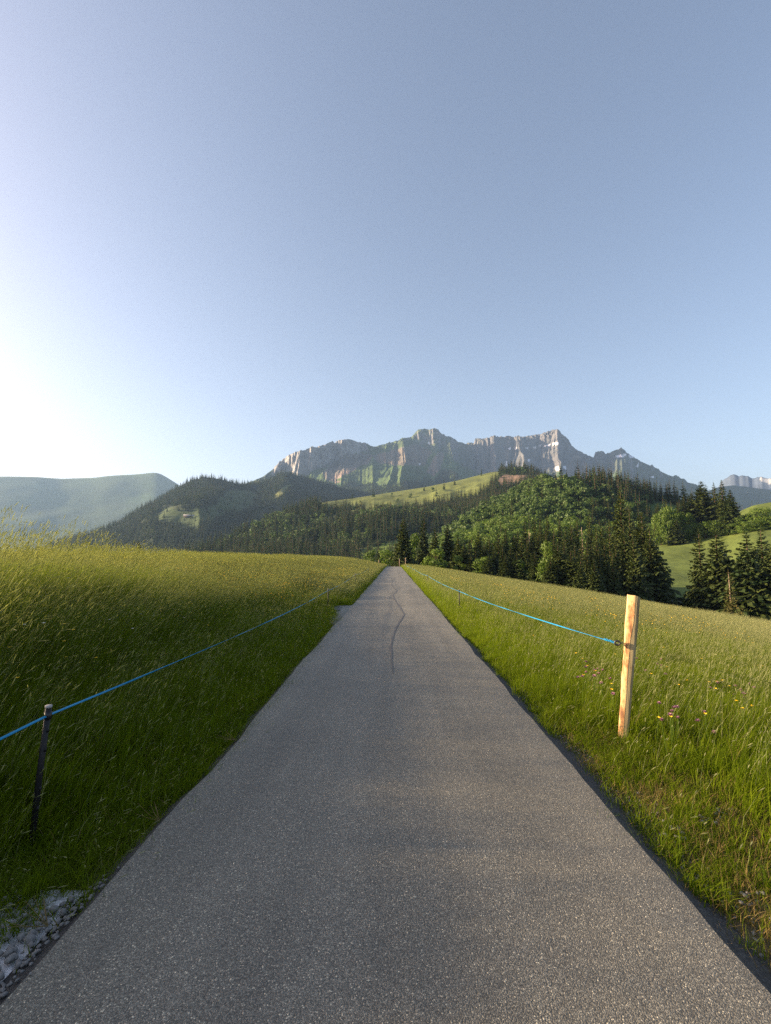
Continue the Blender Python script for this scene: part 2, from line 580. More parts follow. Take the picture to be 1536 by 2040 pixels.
def layer(name, crest, foot, nu, nv, prof=None, amp=0.0, nscale=0.01, jag=None, cliff=None, gully=None, back=0.5, seed=0, wob=0.0, dense=False):
    """a ridge: crest [(px, py, range)], foot [(px, py, range)]; a real slope from foot to crest and down behind"""
    c = np.array(crest, float); f = np.array(foot, float)
    u = np.linspace(c[0, 0], c[-1, 0], nu)
    py = np.interp(u, c[:, 0], c[:, 1]); rc = np.interp(u, c[:, 0], c[:, 2])
    ker = np.hanning(max(3, int(nu / 120) | 1) + 2)[1:-1]; ker /= ker.sum()
    if jag is None and len(ker) > 1:
        h = len(ker) // 2
        py = np.convolve(np.pad(py, h, 'edge'), ker, 'valid')
    if jag is not None:
        py = py + jag(u)
    rc = np.convolve(np.pad(rc, 4, 'edge'), np.ones(9) / 9, 'valid')
    fpy = np.interp(u, f[:, 0], f[:, 1]); fr = np.interp(u, f[:, 0], f[:, 2])
    dr = np.array([D(p, 1112) for p in u]); hx = np.hypot(dr[:, 0], dr[:, 1])
    ax, ay = dr[:, 0] / hx, dr[:, 1] / hx

    def zof(p, r):
        dd = np.array([D(a_, b_) for a_, b_ in zip(u, p)])
        return CAMZ + dd[:, 2] / np.hypot(dd[:, 0], dd[:, 1]) * r
    zc = zof(py, rc); zf = zof(fpy, fr)
    vf = np.linspace(0, 1, nv)
    if dense: vf = np.concatenate([np.linspace(0, 0.74, nv // 2, endpoint=False), np.linspace(0.74, 1, nv - nv // 2)])
    v = np.concatenate([vf, 1 + np.linspace(0, 1, max(6, nv // 5))[1:]])
    Vv, U = np.meshgrid(v, u, indexing='ij')
    front = np.clip(Vv, 0, 1); bk = np.clip(Vv - 1, 0, 1)
    if prof is None:
        s = front ** 1.15
    else:
        s = prof(front, U)
    span = (rc - fr)[None, :]
    r = fr[None, :] + span * front + bk * span * back
    z = zf[None, :] + (zc - zf)[None, :] * s
    bx, by = r * ax[None, :], r * ay[None, :]
    env = np.sin(np.pi * np.clip(front, 0, 1)) ** 0.8
    z = z + env * amp * fbm(bx * nscale, by * nscale, seed, 5)
    if wob:
        r = r + env * wob * fbm(bx * nscale * 2, by * nscale * 0.7, seed + 9, 4)
    if gully is not None:
        dz, drr = gully(front, U)
        z = z + dz; r = r + drr
    z = np.where(bk > 0, zc[None, :] + (zf - zc)[None, :] * bk ** 1.2 + 0.15 * amp * fbm(bx * nscale, by * nscale, seed + 3, 3) * bk, z)
    P = np.stack([r * ax[None, :], r * ay[None, :], z], -1)
    LAY[name] = dict(P=P, u=u, v=v, nv=nv)
    return P


def normals_z(P):
    du = np.gradient(P, axis=1); dv = np.gradient(P, axis=0)
    n = np.cross(du, dv); n /= np.linalg.norm(n, axis=2)[:, :, None] + 1e-9
    return np.abs(n[:, :, 2])


def put_layer(name, objname, P, col, mat, label, smooth=True):
    nr, nc = P.shape[:2]
    me = mesh(objname, P.reshape(-1, 3), grid_faces(nr, nc), [mat], None, smooth, {'col': col.reshape(-1, 3)})
    return tag(link(objname, me), label, None, None, 'structure')


def inpoly(px, py, poly):
    inside = np.zeros(np.shape(px), bool)
    n = len(poly); j = n - 1
    for i in range(n):
        xi, yi = poly[i]; xj, yj = poly[j]
        cond = ((yi > py) != (yj > py)) & (px < (xj - xi) * (py - yi) / (yj - yi + 1e-9) + xi)
        inside ^= cond
        j = i
    return inside


def soft(px, py, poly, s, seed):
    """polygon mask with a ragged edge"""
    qx = px + s * fbm(px / (s * 2.5), py / (s * 2.5), seed, 3)
    qy = py + s * fbm(px / (s * 2.5) + 50, py / (s * 2.5), seed + 5, 3)
    return inpoly(qx, qy, poly)


GRASS_HI = np.array([0.075, 0.105, 0.028])
GRASS_LO = np.array([0.045, 0.075, 0.022])
ROCK = np.array([0.155, 0.15, 0.15])
SCREE = np.array([0.20, 0.165, 0.135])
FORESTFLOOR = np.array([0.028, 0.040, 0.016])

# --- far ridges
P = layer('ridge_left', [(-2600, 770, 5232), (-1600, 860, 5232), (-900, 925, 5232), (-330, 968, 5232), (-200, 955, 5232), (-100, 950, 5232), (0, 948, 5232), (60, 949, 5232), (110, 953, 5232), (180, 951, 5160), (200, 948, 5123), (230, 946, 5087), (270, 944, 5087), (303, 940, 5014), (318, 946, 5014), (336, 957, 4942), (360, 972, 4869), (420, 1005, 4724), (500, 1050, 4578), (600, 1100, 4506)],
          [(-2600, 1210, 3052), (-330, 1150, 3052), (600, 1150, 3052)], 520, 60, lambda v, U: v ** 1.2, 60, 0.0012, seed=51)
put_layer('ridge_left', 'mountain_ridge', P, GRASS_LO * (1 + 0.25 * fbm(P[:, :, 0] / 400, P[:, :, 1] / 400, 52)[:, :, None]), M_FAR, 'long hazy ridge fading into the bright sky at far left')

P = layer('range_right', [(1330, 1000, 5350), (1400, 990, 5350), (1440, 968, 5350), (1456, 952, 5350), (1464, 948, 5350), (1474, 944, 5350), (1484, 949, 5350), (1500, 949, 5350), (1515, 951, 5350), (1530, 948, 5350), (1560, 950, 5350), (1620, 940, 5350), (1700, 960, 5350), (1780, 955, 5350)],
          [(1330, 1060, 4243), (1780, 1060, 4243)], 200, 60, lambda v, U: np.where(v < 0.7, v * 0.6 / 0.7, 0.6 + (v - 0.7) / 0.3 * 0.4), 150, 0.0011,
          jag=lambda u: 5.0 * fbm(u / 14, u * 0, 61, 4), seed=62)
px, py = proj(P.reshape(-1, 3)); px = px.reshape(P.shape[:2]); py = py.reshape(P.shape[:2])
c = np.where((fbm(P[:, :, 0] / 300, P[:, :, 1] / 300, 63) > 0.22)[:, :, None], 0.34, np.array([0.075, 0.095, 0.13]))  # bluish rock tone: distance haze put into the albedo
put_layer('range_right', 'snowy_range', P, c, M_FAR, 'pale snow-streaked mountain range far off beyond the right hills')

P = layer('ridge_right', [(1330, 1000, 5084), (1400, 985, 5084), (1440, 970, 5084), (1470, 966, 5084), (1500, 969, 5084), (1540, 975, 4960), (1600, 985, 4960), (1700, 995, 4960), (1780, 1000, 4960)],
          [(1330, 1090, 3224), (1780, 1090, 3224)], 160, 40, None, 120, 0.0015, seed=66)
put_layer('ridge_right', 'wooded_ridge', P, FORESTFLOOR * 1.6 * (1 + 0.5 * fbm(P[:, :, 0] / 200, P[:, :, 1] / 200, 67)[:, :, None]), M_FAR, 'blue wooded ridge below the far snowy range at right')

# --- the rocky mountain
crestM = [(420, 990, 2700), (470, 968, 2750), (500, 958, 2800), (525, 947, 2900), (545, 928, 2950), (560, 911, 3000), (580, 903, 3020), (600, 899, 3050), (625, 893, 3100), (645, 888, 3150), (660, 883, 3200), (672, 878, 3220), (685, 876, 3250), (700, 877, 3270), (715, 881, 3300), (727, 882, 3320), (740, 890, 3400), (755, 889, 3500), (775, 884, 3600), (800, 877, 3700), (822, 870, 3780), (830, 860, 3800), (838, 856, 3800), (848, 854, 3800), (858, 857, 3800), (868, 854, 3820), (876, 857, 3830), (882, 864, 3850), (890, 869, 3900), (905, 873, 3950), (915, 879, 4000), (930, 882, 4050), (948, 882, 4100), (951, 874, 4100), (970, 874, 4100), (1000, 873, 4150), (1020, 871, 4180), (1040, 871, 4200), (1060, 868, 4220), (1085, 865, 4250), (1097, 860, 4250), (1110, 856, 4250), (1118, 857, 4250), (1128, 865, 4260), (1140, 875, 4280), (1148, 888, 4300), (1160, 897, 4350), (1175, 904, 4400), (1190, 911, 4450), (1194, 903, 4450), (1202, 898, 4450), (1212, 899, 4450), (1216, 904, 4480), (1228, 901, 4500), (1240, 895, 4520), (1248, 892, 4530), (1256, 898, 4550), (1264, 905, 4600), (1290, 921, 4650), (1320, 936, 4700), (1350, 950, 4750), (1395, 968, 4800), (1430, 990, 4800), (1480, 1020, 4800), (1540, 1050, 4800)]
footM = [(420, 1060, 1500), (560, 1050, 1500), (700, 1035, 1500), (900, 1020, 1700), (1100, 1010, 2200), (1300, 1040, 2600), (1540, 1080, 2800)]
cl_x = [420, 530, 548, 600, 660, 700, 728, 742, 800, 822, 836, 880, 900, 948, 952, 1080, 1110, 1150, 1175, 1190, 1194, 1215, 1235, 1250, 1265, 1540]
cl_y = [0.0, 0.05, 0.34, 0.42, 0.36, 0.30, 0.20, 0.02, 0.02, 0.05, 0.22, 0.20, 0.10, 0.10, 0.20, 0.22, 0.26, 0.20, 0.06, 0.03, 0.16, 0.16, 0.10, 0.14, 0.04, 0.0]


def profM(v, U):
    cl = 0.74 * np.interp(U, cl_x, cl_y)
    vb = 0.90 - 0.10 * fbm(U / 40, U * 0, 71, 3)
    vt = vb + 0.05
    lo = (v / vb) ** 1.25 * (1 - cl)
    mid = (1 - cl) + (v - vb) / 0.05 * cl * 0.97
    hi = 1 - 0.03 * cl * (1 - v) / np.maximum(1 - vt, 1e-3)
    return np.where(v < vb, lo, np.where(v < vt, mid, hi))


def gullyM(v, U):
    side = np.interp(U, [420, 700, 760, 880, 960, 1150, 1300, 1540], [0.5, 0.35, 0.5, 0.6, 1.0, 1.05, 0.6, 0.3])
    e = sst(0.10, 0.50, v) * sst(1.0, 0.93, v) * side
    wander = U + 46 * fbm(U / 70, v * 2.4, 72, 3) + np.interp(U, [420, 700, 800, 900, 1000, 1540], [30, 30, 0, -25, 0, 0]) * (1 - v)
    g = ridged(wander / 34, v * 1.5, 73, 3) - 0.5
    b = ridged(wander / 8.0, v * 1.6, 74, 4) - 0.5
    dz = e * (190 * (g - 0.36) + 70 * (b - 0.36)) * (1 - 0.45 * v)
    cliffy = sst(0.8, 0.9, v) * sst(1.0, 0.97, v)
    drr = -cliffy * (46 * (ridged(U / 9, v * 12, 75, 5) - 0.45) + 26 * fbm(U / 5, v * 60, 78, 3))
    return dz, drr


P = layer('mountain', crestM, footM, 1000, 230, profM, 60, 0.003, dense=True, jag=lambda u: 2.6 * fbm(u / 4.0, u * 0, 70, 3) * np.interp(u, [420, 520, 560, 728, 742, 818, 832, 1150, 1180, 1190, 1260, 1290], [0.2, 0.4, 1, 1, .3, .3, 1, 1, .4, 1, 1, 0.1]), gully=gullyM, seed=76)
nz = normals_z(P)
px, py = proj(P.reshape(-1, 3)); px = px.reshape(P.shape[:2]); py = py.reshape(P.shape[:2])
nn = 0.6 * fbm((P[:, :, 0] + 0.4 * P[:, :, 1]) / 70, P[:, :, 2] / 34, 77, 5) + 0.5 * fbm((P[:, :, 0] + 0.4 * P[:, :, 1]) / 24, P[:, :, 2] / 40, 79, 3)
slope_rock = sst(0.58, 0.42, nz + 0.16 * nn)
c = GRASS_LO * (1 - slope_rock[:, :, None]) + ROCK * (1 + 0.35 * nn[:, :, None]) * slope_rock[:, :, None]
# wholly rocky right wall and upper band
vgrid = LAY['mountain']['v'][:, None] * np.ones_like(px)
rockw = sst(0.52, 0.66, vgrid + 0.08 * nn) * np.interp(px, [740, 800, 900, 960, 1150, 1200, 1300, 1400], [0.05, 0.15, 0.3, 0.85, 0.95, 0.6, 0.25, 0.05])
grey = np.array([0.105, 0.102, 0.105]) * (1 + 0.4 * nn[:, :, None])
c = c * (1 - rockw[:, :, None]) + grey * rockw[:, :, None]


def paint(poly, colr, s, seed, var=0.25):
    global c
    m = soft(px, py, poly, s, seed)
    k = (1 + var * nn[:, :, None])
    c = np.where(m[:, :, None], np.asarray(colr) * k, c)


paint([(538, 945), (548, 925), (562, 909), (600, 897), (640, 887), (690, 874), (730, 880), (735, 893), (700, 905), (660, 920), (620, 940), (590, 948), (560, 955)], (0.215, 0.21, 0.205), 7, 81, 0.6)
paint([(600, 950), (660, 928), (745, 905), (800, 895), (880, 905), (930, 935), (950, 985), (560, 985)], (0.060, 0.098, 0.030), 14, 92, 0.6)
paint([(690, 905), (720, 900), (745, 905), (730, 925), (700, 940), (680, 955), (650, 960), (640, 945), (660, 928)], (0.13, 0.115, 0.095), 6, 82, 0.5)
paint([(655, 953), (700, 930), (712, 932), (690, 955), (668, 962)], (0.19, 0.145, 0.115), 3, 83)
paint([(672, 962), (715, 930), (745, 938), (760, 960), (730, 970)], (0.060, 0.092, 0.028), 10, 84, 0.5)
paint([(755, 965), (790, 935), (830, 925), (860, 925), (865, 950), (840, 970), (800, 975)], (0.058, 0.090, 0.028), 10, 85, 0.5)
paint([(850, 940), (870, 900), (885, 905), (878, 935), (862, 950)], (0.15, 0.125, 0.10), 4, 86)
paint([(735, 895), (800, 880), (822, 872), (826, 880), (790, 900), (750, 912)], (0.055, 0.080, 0.028), 7, 87, 0.5)
paint([(742, 905), (790, 895), (830, 885), (860, 900), (850, 925), (800, 930), (760, 925)], (0.13, 0.11, 0.085), 6, 88, 0.5)
paint([(1130, 930), (1145, 905), (1165, 915), (1185, 940), (1150, 960), (1120, 955)], (0.17, 0.14, 0.115), 5, 89)
paint([(870, 945), (930, 930), (960, 945), (900, 970), (860, 965)], (0.06, 0.095, 0.028), 5, 90)
for poly in ([(1083, 888), (1096, 884), (1097, 887), (1086, 891)], [(1099, 884), (1113, 881), (1114, 885), (1102, 887)], [(1072, 888), (1078, 886), (1077, 891)], [(1062, 892), (1068, 889), (1067, 894)], [(1046, 893), (1053, 890), (1052, 895)], [(1024, 893), (1030, 891), (1028, 896)], [(1012, 894), (1018, 892), (1017, 898)], [(1105, 932), (1112, 928), (1116, 936), (1108, 939)],
             [(1120, 931), (1127, 928), (1128, 936)], [(1005, 931), (1009, 918), (1012, 930)], [(1226, 908), (1246, 903), (1248, 909), (1230, 913)], [(1252, 908), (1262, 905), (1266, 911), (1255, 913)],
             [(1275, 915), (1286, 920), (1284, 923)], [(1268, 930), (1273, 920), (1271, 934)], [(1296, 950), (1302, 946), (1303, 952)], [(851, 882), (857, 882), (857, 887)], [(1050, 917), (1056, 913), (1054, 921)], [(833, 924), (840, 921), (836, 928)]):
    paint(poly, (0.78, 0.78, 0.80), 2.0, 91, 0.1)
put_layer('mountain', 'rocky_mountain', P, c, M_ROCK, 'long rocky mountain with cliffs, gullies and snow patches', False)

# --- wooded hill at left
P = layer('hill_left', [(-40, 1150, 1350), (60, 1108, 1400), (110, 1082, 1450), (180, 1064, 1500), (230, 1046, 1550), (260, 1024, 1600), (300, 1000, 1650), (340, 975, 1700), (372, 958, 1750), (402, 950, 1750), (432, 954, 1750), (470, 964, 1750), (500, 964, 1800), (530, 957, 1900), (560, 940, 2000), (600, 950, 2100), (680, 975, 2100), (740, 985, 2100), (800, 1000, 2100), (860, 1030, 2100)],
          [(-40, 1180, 900), (300, 1150, 800), (500, 1140, 900), (860, 1100, 1200)], 260, 90, lambda v, U: v ** 1.1, 40, 0.006, seed=101, gully=lambda v, U: (np.sin(np.pi * v) * 45 * (ridged(U / 90, v * 0.8, 102, 3) - 0.5), 0 * v))
px, py = proj(P.reshape(-1, 3)); px = px.reshape(P.shape[:2]); py = py.reshape(P.shape[:2])
MEADOW_LEFT = [(300, 1030), (320, 1012), (380, 1015), (430, 1005), (445, 980), (500, 972), (515, 985), (500, 1010), (450, 1028), (420, 1042), (395, 1055), (350, 1048)]
m = soft(px, py, MEADOW_LEFT, 6, 103)
c = np.where(m[:, :, None], np.array([0.046, 0.068, 0.024]), FORESTFLOOR) * (1 + 0.2 * fbm(P[:, :, 0] / 40, P[:, :, 1] / 40, 104)[:, :, None])
MEADOW_B2 = [(545, 985), (572, 965), (590, 962), (570, 980), (550, 995)]
m2 = soft(px, py, MEADOW_B2, 3, 105)
c = np.where(m2[:, :, None], np.array([0.12, 0.13, 0.04]), c)
put_layer('hill_left', 'wooded_hill', P, c, M_HILL, 'steep wooded hill with a hollow of open pasture, left of the mountain')

# --- forested slope in the middle
P = layer('hill_mid', [(240, 1190, 560), (320, 1135, 580), (370, 1108, 600), (450, 1075, 650), (520, 1042, 720), (580, 1015, 800), (640, 1001, 850), (700, 993, 900), (760, 984, 920), (850, 970, 950), (920, 956, 960), (980, 941, 980), (1010, 937, 980), (1050, 935, 980), (1090, 948, 980), (1120, 960, 980), (1180, 990, 980), (1260, 1030, 980)],
          [(240, 1240, 330), (500, 1190, 330), (800, 1150, 330), (1260, 1130, 400)], 300, 110, lambda v, U: v ** 1.15, 22, 0.012, seed=111, gully=lambda v, U: (np.sin(np.pi * v) * 22 * (ridged(U / 70, v * 0.7, 112, 3) - 0.5), 0 * v))
px, py = proj(P.reshape(-1, 3)); px = px.reshape(P.shape[:2]); py = py.reshape(P.shape[:2])
MEADOW_MID = [(620, 1003), (700, 988), (850, 966), (960, 940), (985, 936), (1000, 946), (960, 984), (900, 998), (850, 1006), (800, 1016), (740, 1018), (690, 1016)]
SCAR = [(985, 962), (1005, 946), (1045, 946), (1055, 958), (1030, 968), (1000, 972)]
MEADOW_LOW = [(700, 1104), (740, 1088), (790, 1078), (840, 1066), (850, 1080), (800, 1100), (760, 1112), (720, 1116)]
c = np.broadcast_to(FORESTFLOOR, P.shape).copy()
nn = fbm(P[:, :, 0] / 25, P[:, :, 1] / 25, 113)[:, :, None]
c = np.where(soft(px, py, MEADOW_MID, 6, 114)[:, :, None], np.array([0.105, 0.125, 0.035]) * (1 + 0.35 * nn), c)
c = np.where(soft(px, py, MEADOW_LOW, 5, 115)[:, :, None], np.array([0.095, 0.14, 0.03]) * (1 + 0.2 * nn), c)
c = np.where(soft(px, py, SCAR, 4, 116)[:, :, None], np.array([0.20, 0.14, 0.10]) * (1 + 0.4 * nn), c)
put_layer('hill_mid', 'forest_slope', P, c, M_HILL, 'dark forested slope with a pale green pasture along its top and a bare earth scar')

# --- nearer knoll on the right
P = layer('knoll', [(780, 1150, 380), (840, 1112, 400), (900, 1062, 420), (960, 1022, 440), (1010, 998, 460), (1050, 975, 470), (1090, 958, 480), (1120, 950, 480), (1160, 950, 480), (1185, 958, 480), (1230, 968, 490), (1300, 986, 500), (1360, 1000, 500), (1420, 1018, 500), (1500, 1040, 500), (1620, 1060, 500)],
          [(780, 1170, 200), (1000, 1170, 200), (1300, 1150, 240), (1620, 1130, 300)], 240, 90, lambda v, U: v ** 1.05, 8, 0.03, seed=121)
px, py = proj(P.reshape(-1, 3)); px = px.reshape(P.shape[:2]); py = py.reshape(P.shape[:2])
KNOLL_TOP = [(1080, 962), (1100, 946), (1165, 944), (1180, 956), (1140, 966), (1110, 975)]
KNOLL_FIELD = [(1285, 1005), (1330, 1003), (1385, 1015), (1400, 1035), (1350, 1040), (1300, 1045), (1285, 1020)]
c = np.broadcast_to(np.array([0.045, 0.065, 0.02]), P.shape).copy()
nn = fbm(P[:, :, 0] / 15, P[:, :, 1] / 15, 122)[:, :, None]
c = np.where(soft(px, py, KNOLL_TOP, 4, 123)[:, :, None], np.array([0.125, 0.135, 0.04]) * (1 + 0.3 * nn), c)
c = np.where(soft(px, py, KNOLL_FIELD, 4, 124)[:, :, None], np.array([0.07, 0.11, 0.03]) * (1 + 0.2 * nn), c)
put_layer('knoll', 'knoll', P, c, M_HILL, 'rounded knoll covered in light green leafy trees right of the lane')

# --- right hand field rising behind the hollow
P = layer('field', [(1180, 1130, 250), (1260, 1096, 255), (1320, 1080, 262), (1400, 1062, 280), (1450, 1042, 300), (1485, 1016, 310), (1510, 1006, 315), (1545, 1000, 320), (1620, 985, 320), (1750, 980, 320)],
          [(1180, 1190, 105), (1300, 1190, 112), (1400, 1190, 118), (1540, 1190, 122), (1750, 1180, 130)], 160, 80, lambda v, U: 0.55 * v + 0.45 * v ** 2.0, 2.0, 0.03, seed=131)
nn = fbm(P[:, :, 0] / 9, P[:, :, 1] / 9, 132)[:, :, None]
c = np.array([0.088, 0.118, 0.026]) * (1 + 0.3 * nn)
put_layer('field', 'hill_field', P, c, M_HILL, 'smooth sunlit green field rising at the right behind the hollow')


def field_z(x, y):
    """height of hill_field under a point"""
    Q = LAY['field']['P']; nv = LAY['field']['nv']
    q = Q[:nv].reshape(-1, 3)
    d = (q[:, 0] - x) ** 2 + (q[:, 1] - y) ** 2
    i = np.argsort(d)[:4]
    ww = 1 / (d[i] + 0.5)
    return float((q[i, 2] * ww).sum() / ww.sum()), float(d[i[0]])


# ------------------------------------------------------------------ grass patches
def blades(mb, n, half, hmin, hmax, w, bend, wind=0.35, mat=0, segs=3, tint=(0, 1), clump=0):
    x = rng.uniform(-half, half, n); y = rng.uniform(-half, half, n)
    if clump:
        cx = rng.uniform(-half, half, clump); cy = rng.uniform(-half, half, clump)
        k = rng.integers(0, clump, n)
        x = cx[k] + rng.normal(0, half * 0.13, n); y = cy[k] + rng.normal(0, half * 0.13, n)
    h = rng.uniform(hmin, hmax, n)
    az = rng.uniform(0, 2 * math.pi, n)
    b = rng.uniform(0.1, 1, n) * bend
    dx = np.cos(az) * b + wind * rng.uniform(0.3, 1, n); dy = np.sin(az) * b
    fa = rng.uniform(0, math.pi, n)
    sx, sy = np.cos(fa), np.sin(fa)
    ww = w * rng.uniform(0.6, 1.3, n)
    ts = np.linspace(0, 1, segs + 1)
    rows = []
    for i, t_ in enumerate(ts):
        c = np.stack([x + dx * h * t_ ** 2, y + dy * h * t_ ** 2, h * (t_ - 0.28 * np.hypot(dx, dy) * t_ ** 2)], 1)
        if i < segs:
            hw = (ww * (1 - 0.75 * t_ ** 1.5) / 2)[:, None]
            s = np.stack([sx, sy, 0 * sx], 1) * hw
            rows += [c - s, c + s]
        else:
            rows.append(c)
    nr = len(rows)
    V = np.stack(rows, 1).reshape(-1, 3)
    base = np.arange(n)[:, None] * nr
    q = []
    for i in range(segs - 1):
        q.append(base + np.array([[2 * i, 2 * i + 1, 2 * i + 3, 2 * i + 2]]))
    tr = base + np.array([[2 * segs - 2, 2 * segs - 1, 2 * segs]])
    tn = np.repeat(rng.uniform(tint[0], tint[1], n), nr)
    mb.add(V, tr, np.concatenate(q) if q else None, mat, tn)


def stalks(mb, n, half, hmin, hmax, w, head_l, head_w, wind=0.3, mat=1):
    x = rng.uniform(-half, half, n); y = rng.uniform(-half, half, n)
    h = rng.uniform(hmin, hmax, n)
    az = rng.uniform(0, 2 * math.pi, n)
    dx = np.cos(az) * 0.12 + wind * rng.uniform(0.3, 1.1, n); dy = np.sin(az) * 0.14
    ts = [0, 0.5, 1.0]
    C = [np.stack([x + dx * h * t_ ** 2, y + dy * h * t_ ** 2, h * t_], 1) for t_ in ts]
    fa = rng.uniform(0, math.pi, n)
    s = np.stack([np.cos(fa), np.sin(fa), 0 * fa], 1) * (w / 2)
    V = np.stack([C[0] - s, C[0] + s, C[1] - s, C[1] + s, C[2]], 1).reshape(-1, 3)
    base = np.arange(n)[:, None] * 5
    tn = rng.uniform(0, 1, n)
    mb.add(V, base + np.array([[2, 3, 4]]), base + np.array([[0, 1, 3, 2]]), mat, np.repeat(tn, 5))
    # seed head: two crossed lens shapes, following the bent stalk
    tanv = np.stack([2 * dx, 2 * dy, 1 + 0 * dx], 1)
    tanv[:, 2] *= rng.uniform(0.2, 1.0, n)
    tanv /= np.linalg.norm(tanv, axis=1)[:, None]
    L = (head_l * rng.uniform(0.6, 1.3, n))[:, None]
    p0 = C[2] - tanv * L * 0.35; p1 = C[2] + tanv * L * 0.25; p2 = C[2] + tanv * L * 0.65
    for k in range(2):
        sd = np.stack([np.cos(fa + k * 1.57), np.sin(fa + k * 1.57), 0 * fa], 1)
        sd = sd - tanv * (sd * tanv).sum(1)[:, None]
        sd *= head_w / 2
        V = np.stack([p0, p1 - sd, p1 + sd, p2], 1).reshape(-1, 3)
        b4 = np.arange(n)[:, None] * 4
        mb.add(V, np.concatenate([b4 + np.array([[0, 2, 1]]), b4 + np.array([[1, 2, 3]])]), None, mat, np.repeat(tn, 4))


def src(name, me):
    o = bpy.data.objects.new(name, me)
    return o


def patch_set(prefix, nvar, fn, mats):
    c = bpy.data.collections.new(prefix)
    for k in range(nvar):
        mb = MB(); fn(mb)
        c.objects.link(src('%s_%d' % (prefix, k), mb.mesh(prefix, mats)))
    return c


GM = [M_GRASS, M_SEED, M_DRY]


def f_verge(mb):
    blades(mb, 420, 0.27, 0.07, 0.24, 0.0050, 0.75, 0.15, 0, 3, clump=16)
    blades(mb, 120, 0.27, 0.05, 0.14, 0.0070, 0.9, 0.1, 0, 3)
    blades(mb, 26, 0.27, 0.05, 0.2, 0.0035, 0.8, 0.15, 2, 3)
    stalks(mb, 4, 0.25, 0.2, 0.36, 0.0018, 0.05, 0.008)


def f_dry(mb):
    blades(mb, 110, 0.27, 0.03, 0.13, 0.0045, 0.9, 0.1, 0, 3, clump=9)
    blades(mb, 170, 0.27, 0.03, 0.13, 0.0035, 1.0, 0.1, 2, 3, clump=14)


def f_mid(mb):
    blades(mb, 430, 0.30, 0.20, 0.46, 0.0050, 0.5, 0.22, 0, 3, clump=26)
    blades(mb, 120, 0.30, 0.12, 0.30, 0.0075, 0.7, 0.2, 0, 3)
    blades(mb, 26, 0.30, 0.15, 0.42, 0.0035, 0.6, 0.2, 2, 3)
    stalks(mb, 14, 0.30, 0.42, 0.66, 0.0018, 0.065, 0.007)


def f_tall(mb):
    blades(mb, 420, 0.30, 0.30, 0.64, 0.0052, 0.42, 0.30, 0, 3, clump=30)
    blades(mb, 90, 0.30, 0.15, 0.40, 0.0080, 0.6, 0.25, 0, 3)
    blades(mb, 30, 0.30, 0.25, 0.60, 0.0036, 0.5, 0.3, 2, 3)
    stalks(mb, 34, 0.30, 0.60, 0.95, 0.0019, 0.085, 0.008, 0.34)


def f_far(mb):
    blades(mb, 520, 0.80, 0.25, 0.60, 0.015, 0.45, 0.28, 0, 2)
    stalks(mb, 190, 0.80, 0.52, 0.85, 0.0040, 0.11, 0.012, 0.34)


def f_farmid(mb):
    blades(mb, 620, 0.80, 0.20, 0.50, 0.014, 0.5, 0.25, 0, 2)
    stalks(mb, 70, 0.80, 0.45, 0.70, 0.0035, 0.09, 0.011, 0.3)


def scatter(name, pts, rot, scl, idx, coll, label, cat=None, shadow=True):
    """one object of countless small plants: geometry-node instances of the patches in coll on its points"""
    n = len(pts)
    me = bpy.data.meshes.new(name)
    me.vertices.add(n)
    me.vertices.foreach_set('co', np.asarray(pts, np.float32).ravel())
    a = me.attributes.new('rot', 'FLOAT_VECTOR', 'POINT'); a.data.foreach_set('vector', np.asarray(rot, np.float32).ravel())
    a = me.attributes.new('scl', 'FLOAT_VECTOR', 'POINT'); a.data.foreach_set('vector', np.asarray(scl, np.float32).ravel())
    a = me.attributes.new('idx', 'INT', 'POINT'); a.data.foreach_set('value', np.asarray(idx, np.int32))
    o = link(name, me)
    ng = bpy.data.node_groups.new(name + '_scatter', 'GeometryNodeTree')
    ng.interface.new_socket('Geometry', in_out='INPUT', socket_type='NodeSocketGeometry')
    ng.interface.new_socket('Geometry', in_out='OUTPUT', socket_type='NodeSocketGeometry')
    gi = ng.nodes.new('NodeGroupInput'); go = ng.nodes.new('NodeGroupOutput')
    ci = ng.nodes.new('GeometryNodeCollectionInfo')
    ci.inputs['Collection'].default_value = coll
    ci.inputs['Separate Children'].default_value = True
    ci.inputs['Reset Children'].default_value = True
    ip = ng.nodes.new('GeometryNodeInstanceOnPoints')
    ip.inputs['Pick Instance'].default_value = True

    def na(nm, ty):
        q = ng.nodes.new('GeometryNodeInputNamedAttribute'); q.data_type = ty
        q.inputs['Name'].default_value = nm
        return q.outputs['Attribute']
    L = ng.links.new
    mp = ng.nodes.new('GeometryNodeMeshToPoints')
    L(gi.outputs[0], mp.inputs['Mesh'])
    L(mp.outputs[0], ip.inputs['Points']); L(ci.outputs[0], ip.inputs['Instance'])
    L(na('idx', 'INT'), ip.inputs['Instance Index'])
    er = ng.nodes.new('FunctionNodeEulerToRotation')
    L(na('rot', 'FLOAT_VECTOR'), er.inputs[0]); L(er.outputs[0], ip.inputs['Rotation'])
    L(na('scl', 'FLOAT_VECTOR'), ip.inputs['Scale'])
    L(ip.outputs[0], go.inputs[0])
    md = o.modifiers.new('scatter', 'NODES'); md.node_group = ng
    tag(o, label, cat, None, 'stuff')
    return o


C_VERGE = patch_set('verge_patch', 6, f_verge, GM)
C_DRY = patch_set('dry_patch', 4, f_dry, GM)
C_MID = patch_set('mid_patch', 7, f_mid, GM)
C_TALL = patch_set('tall_patch', 7, f_tall, GM)
C_FAR = patch_set('far_patch', 6, f_far, GM)
C_FARMID = patch_set('farmid_patch', 6, f_farmid, GM)


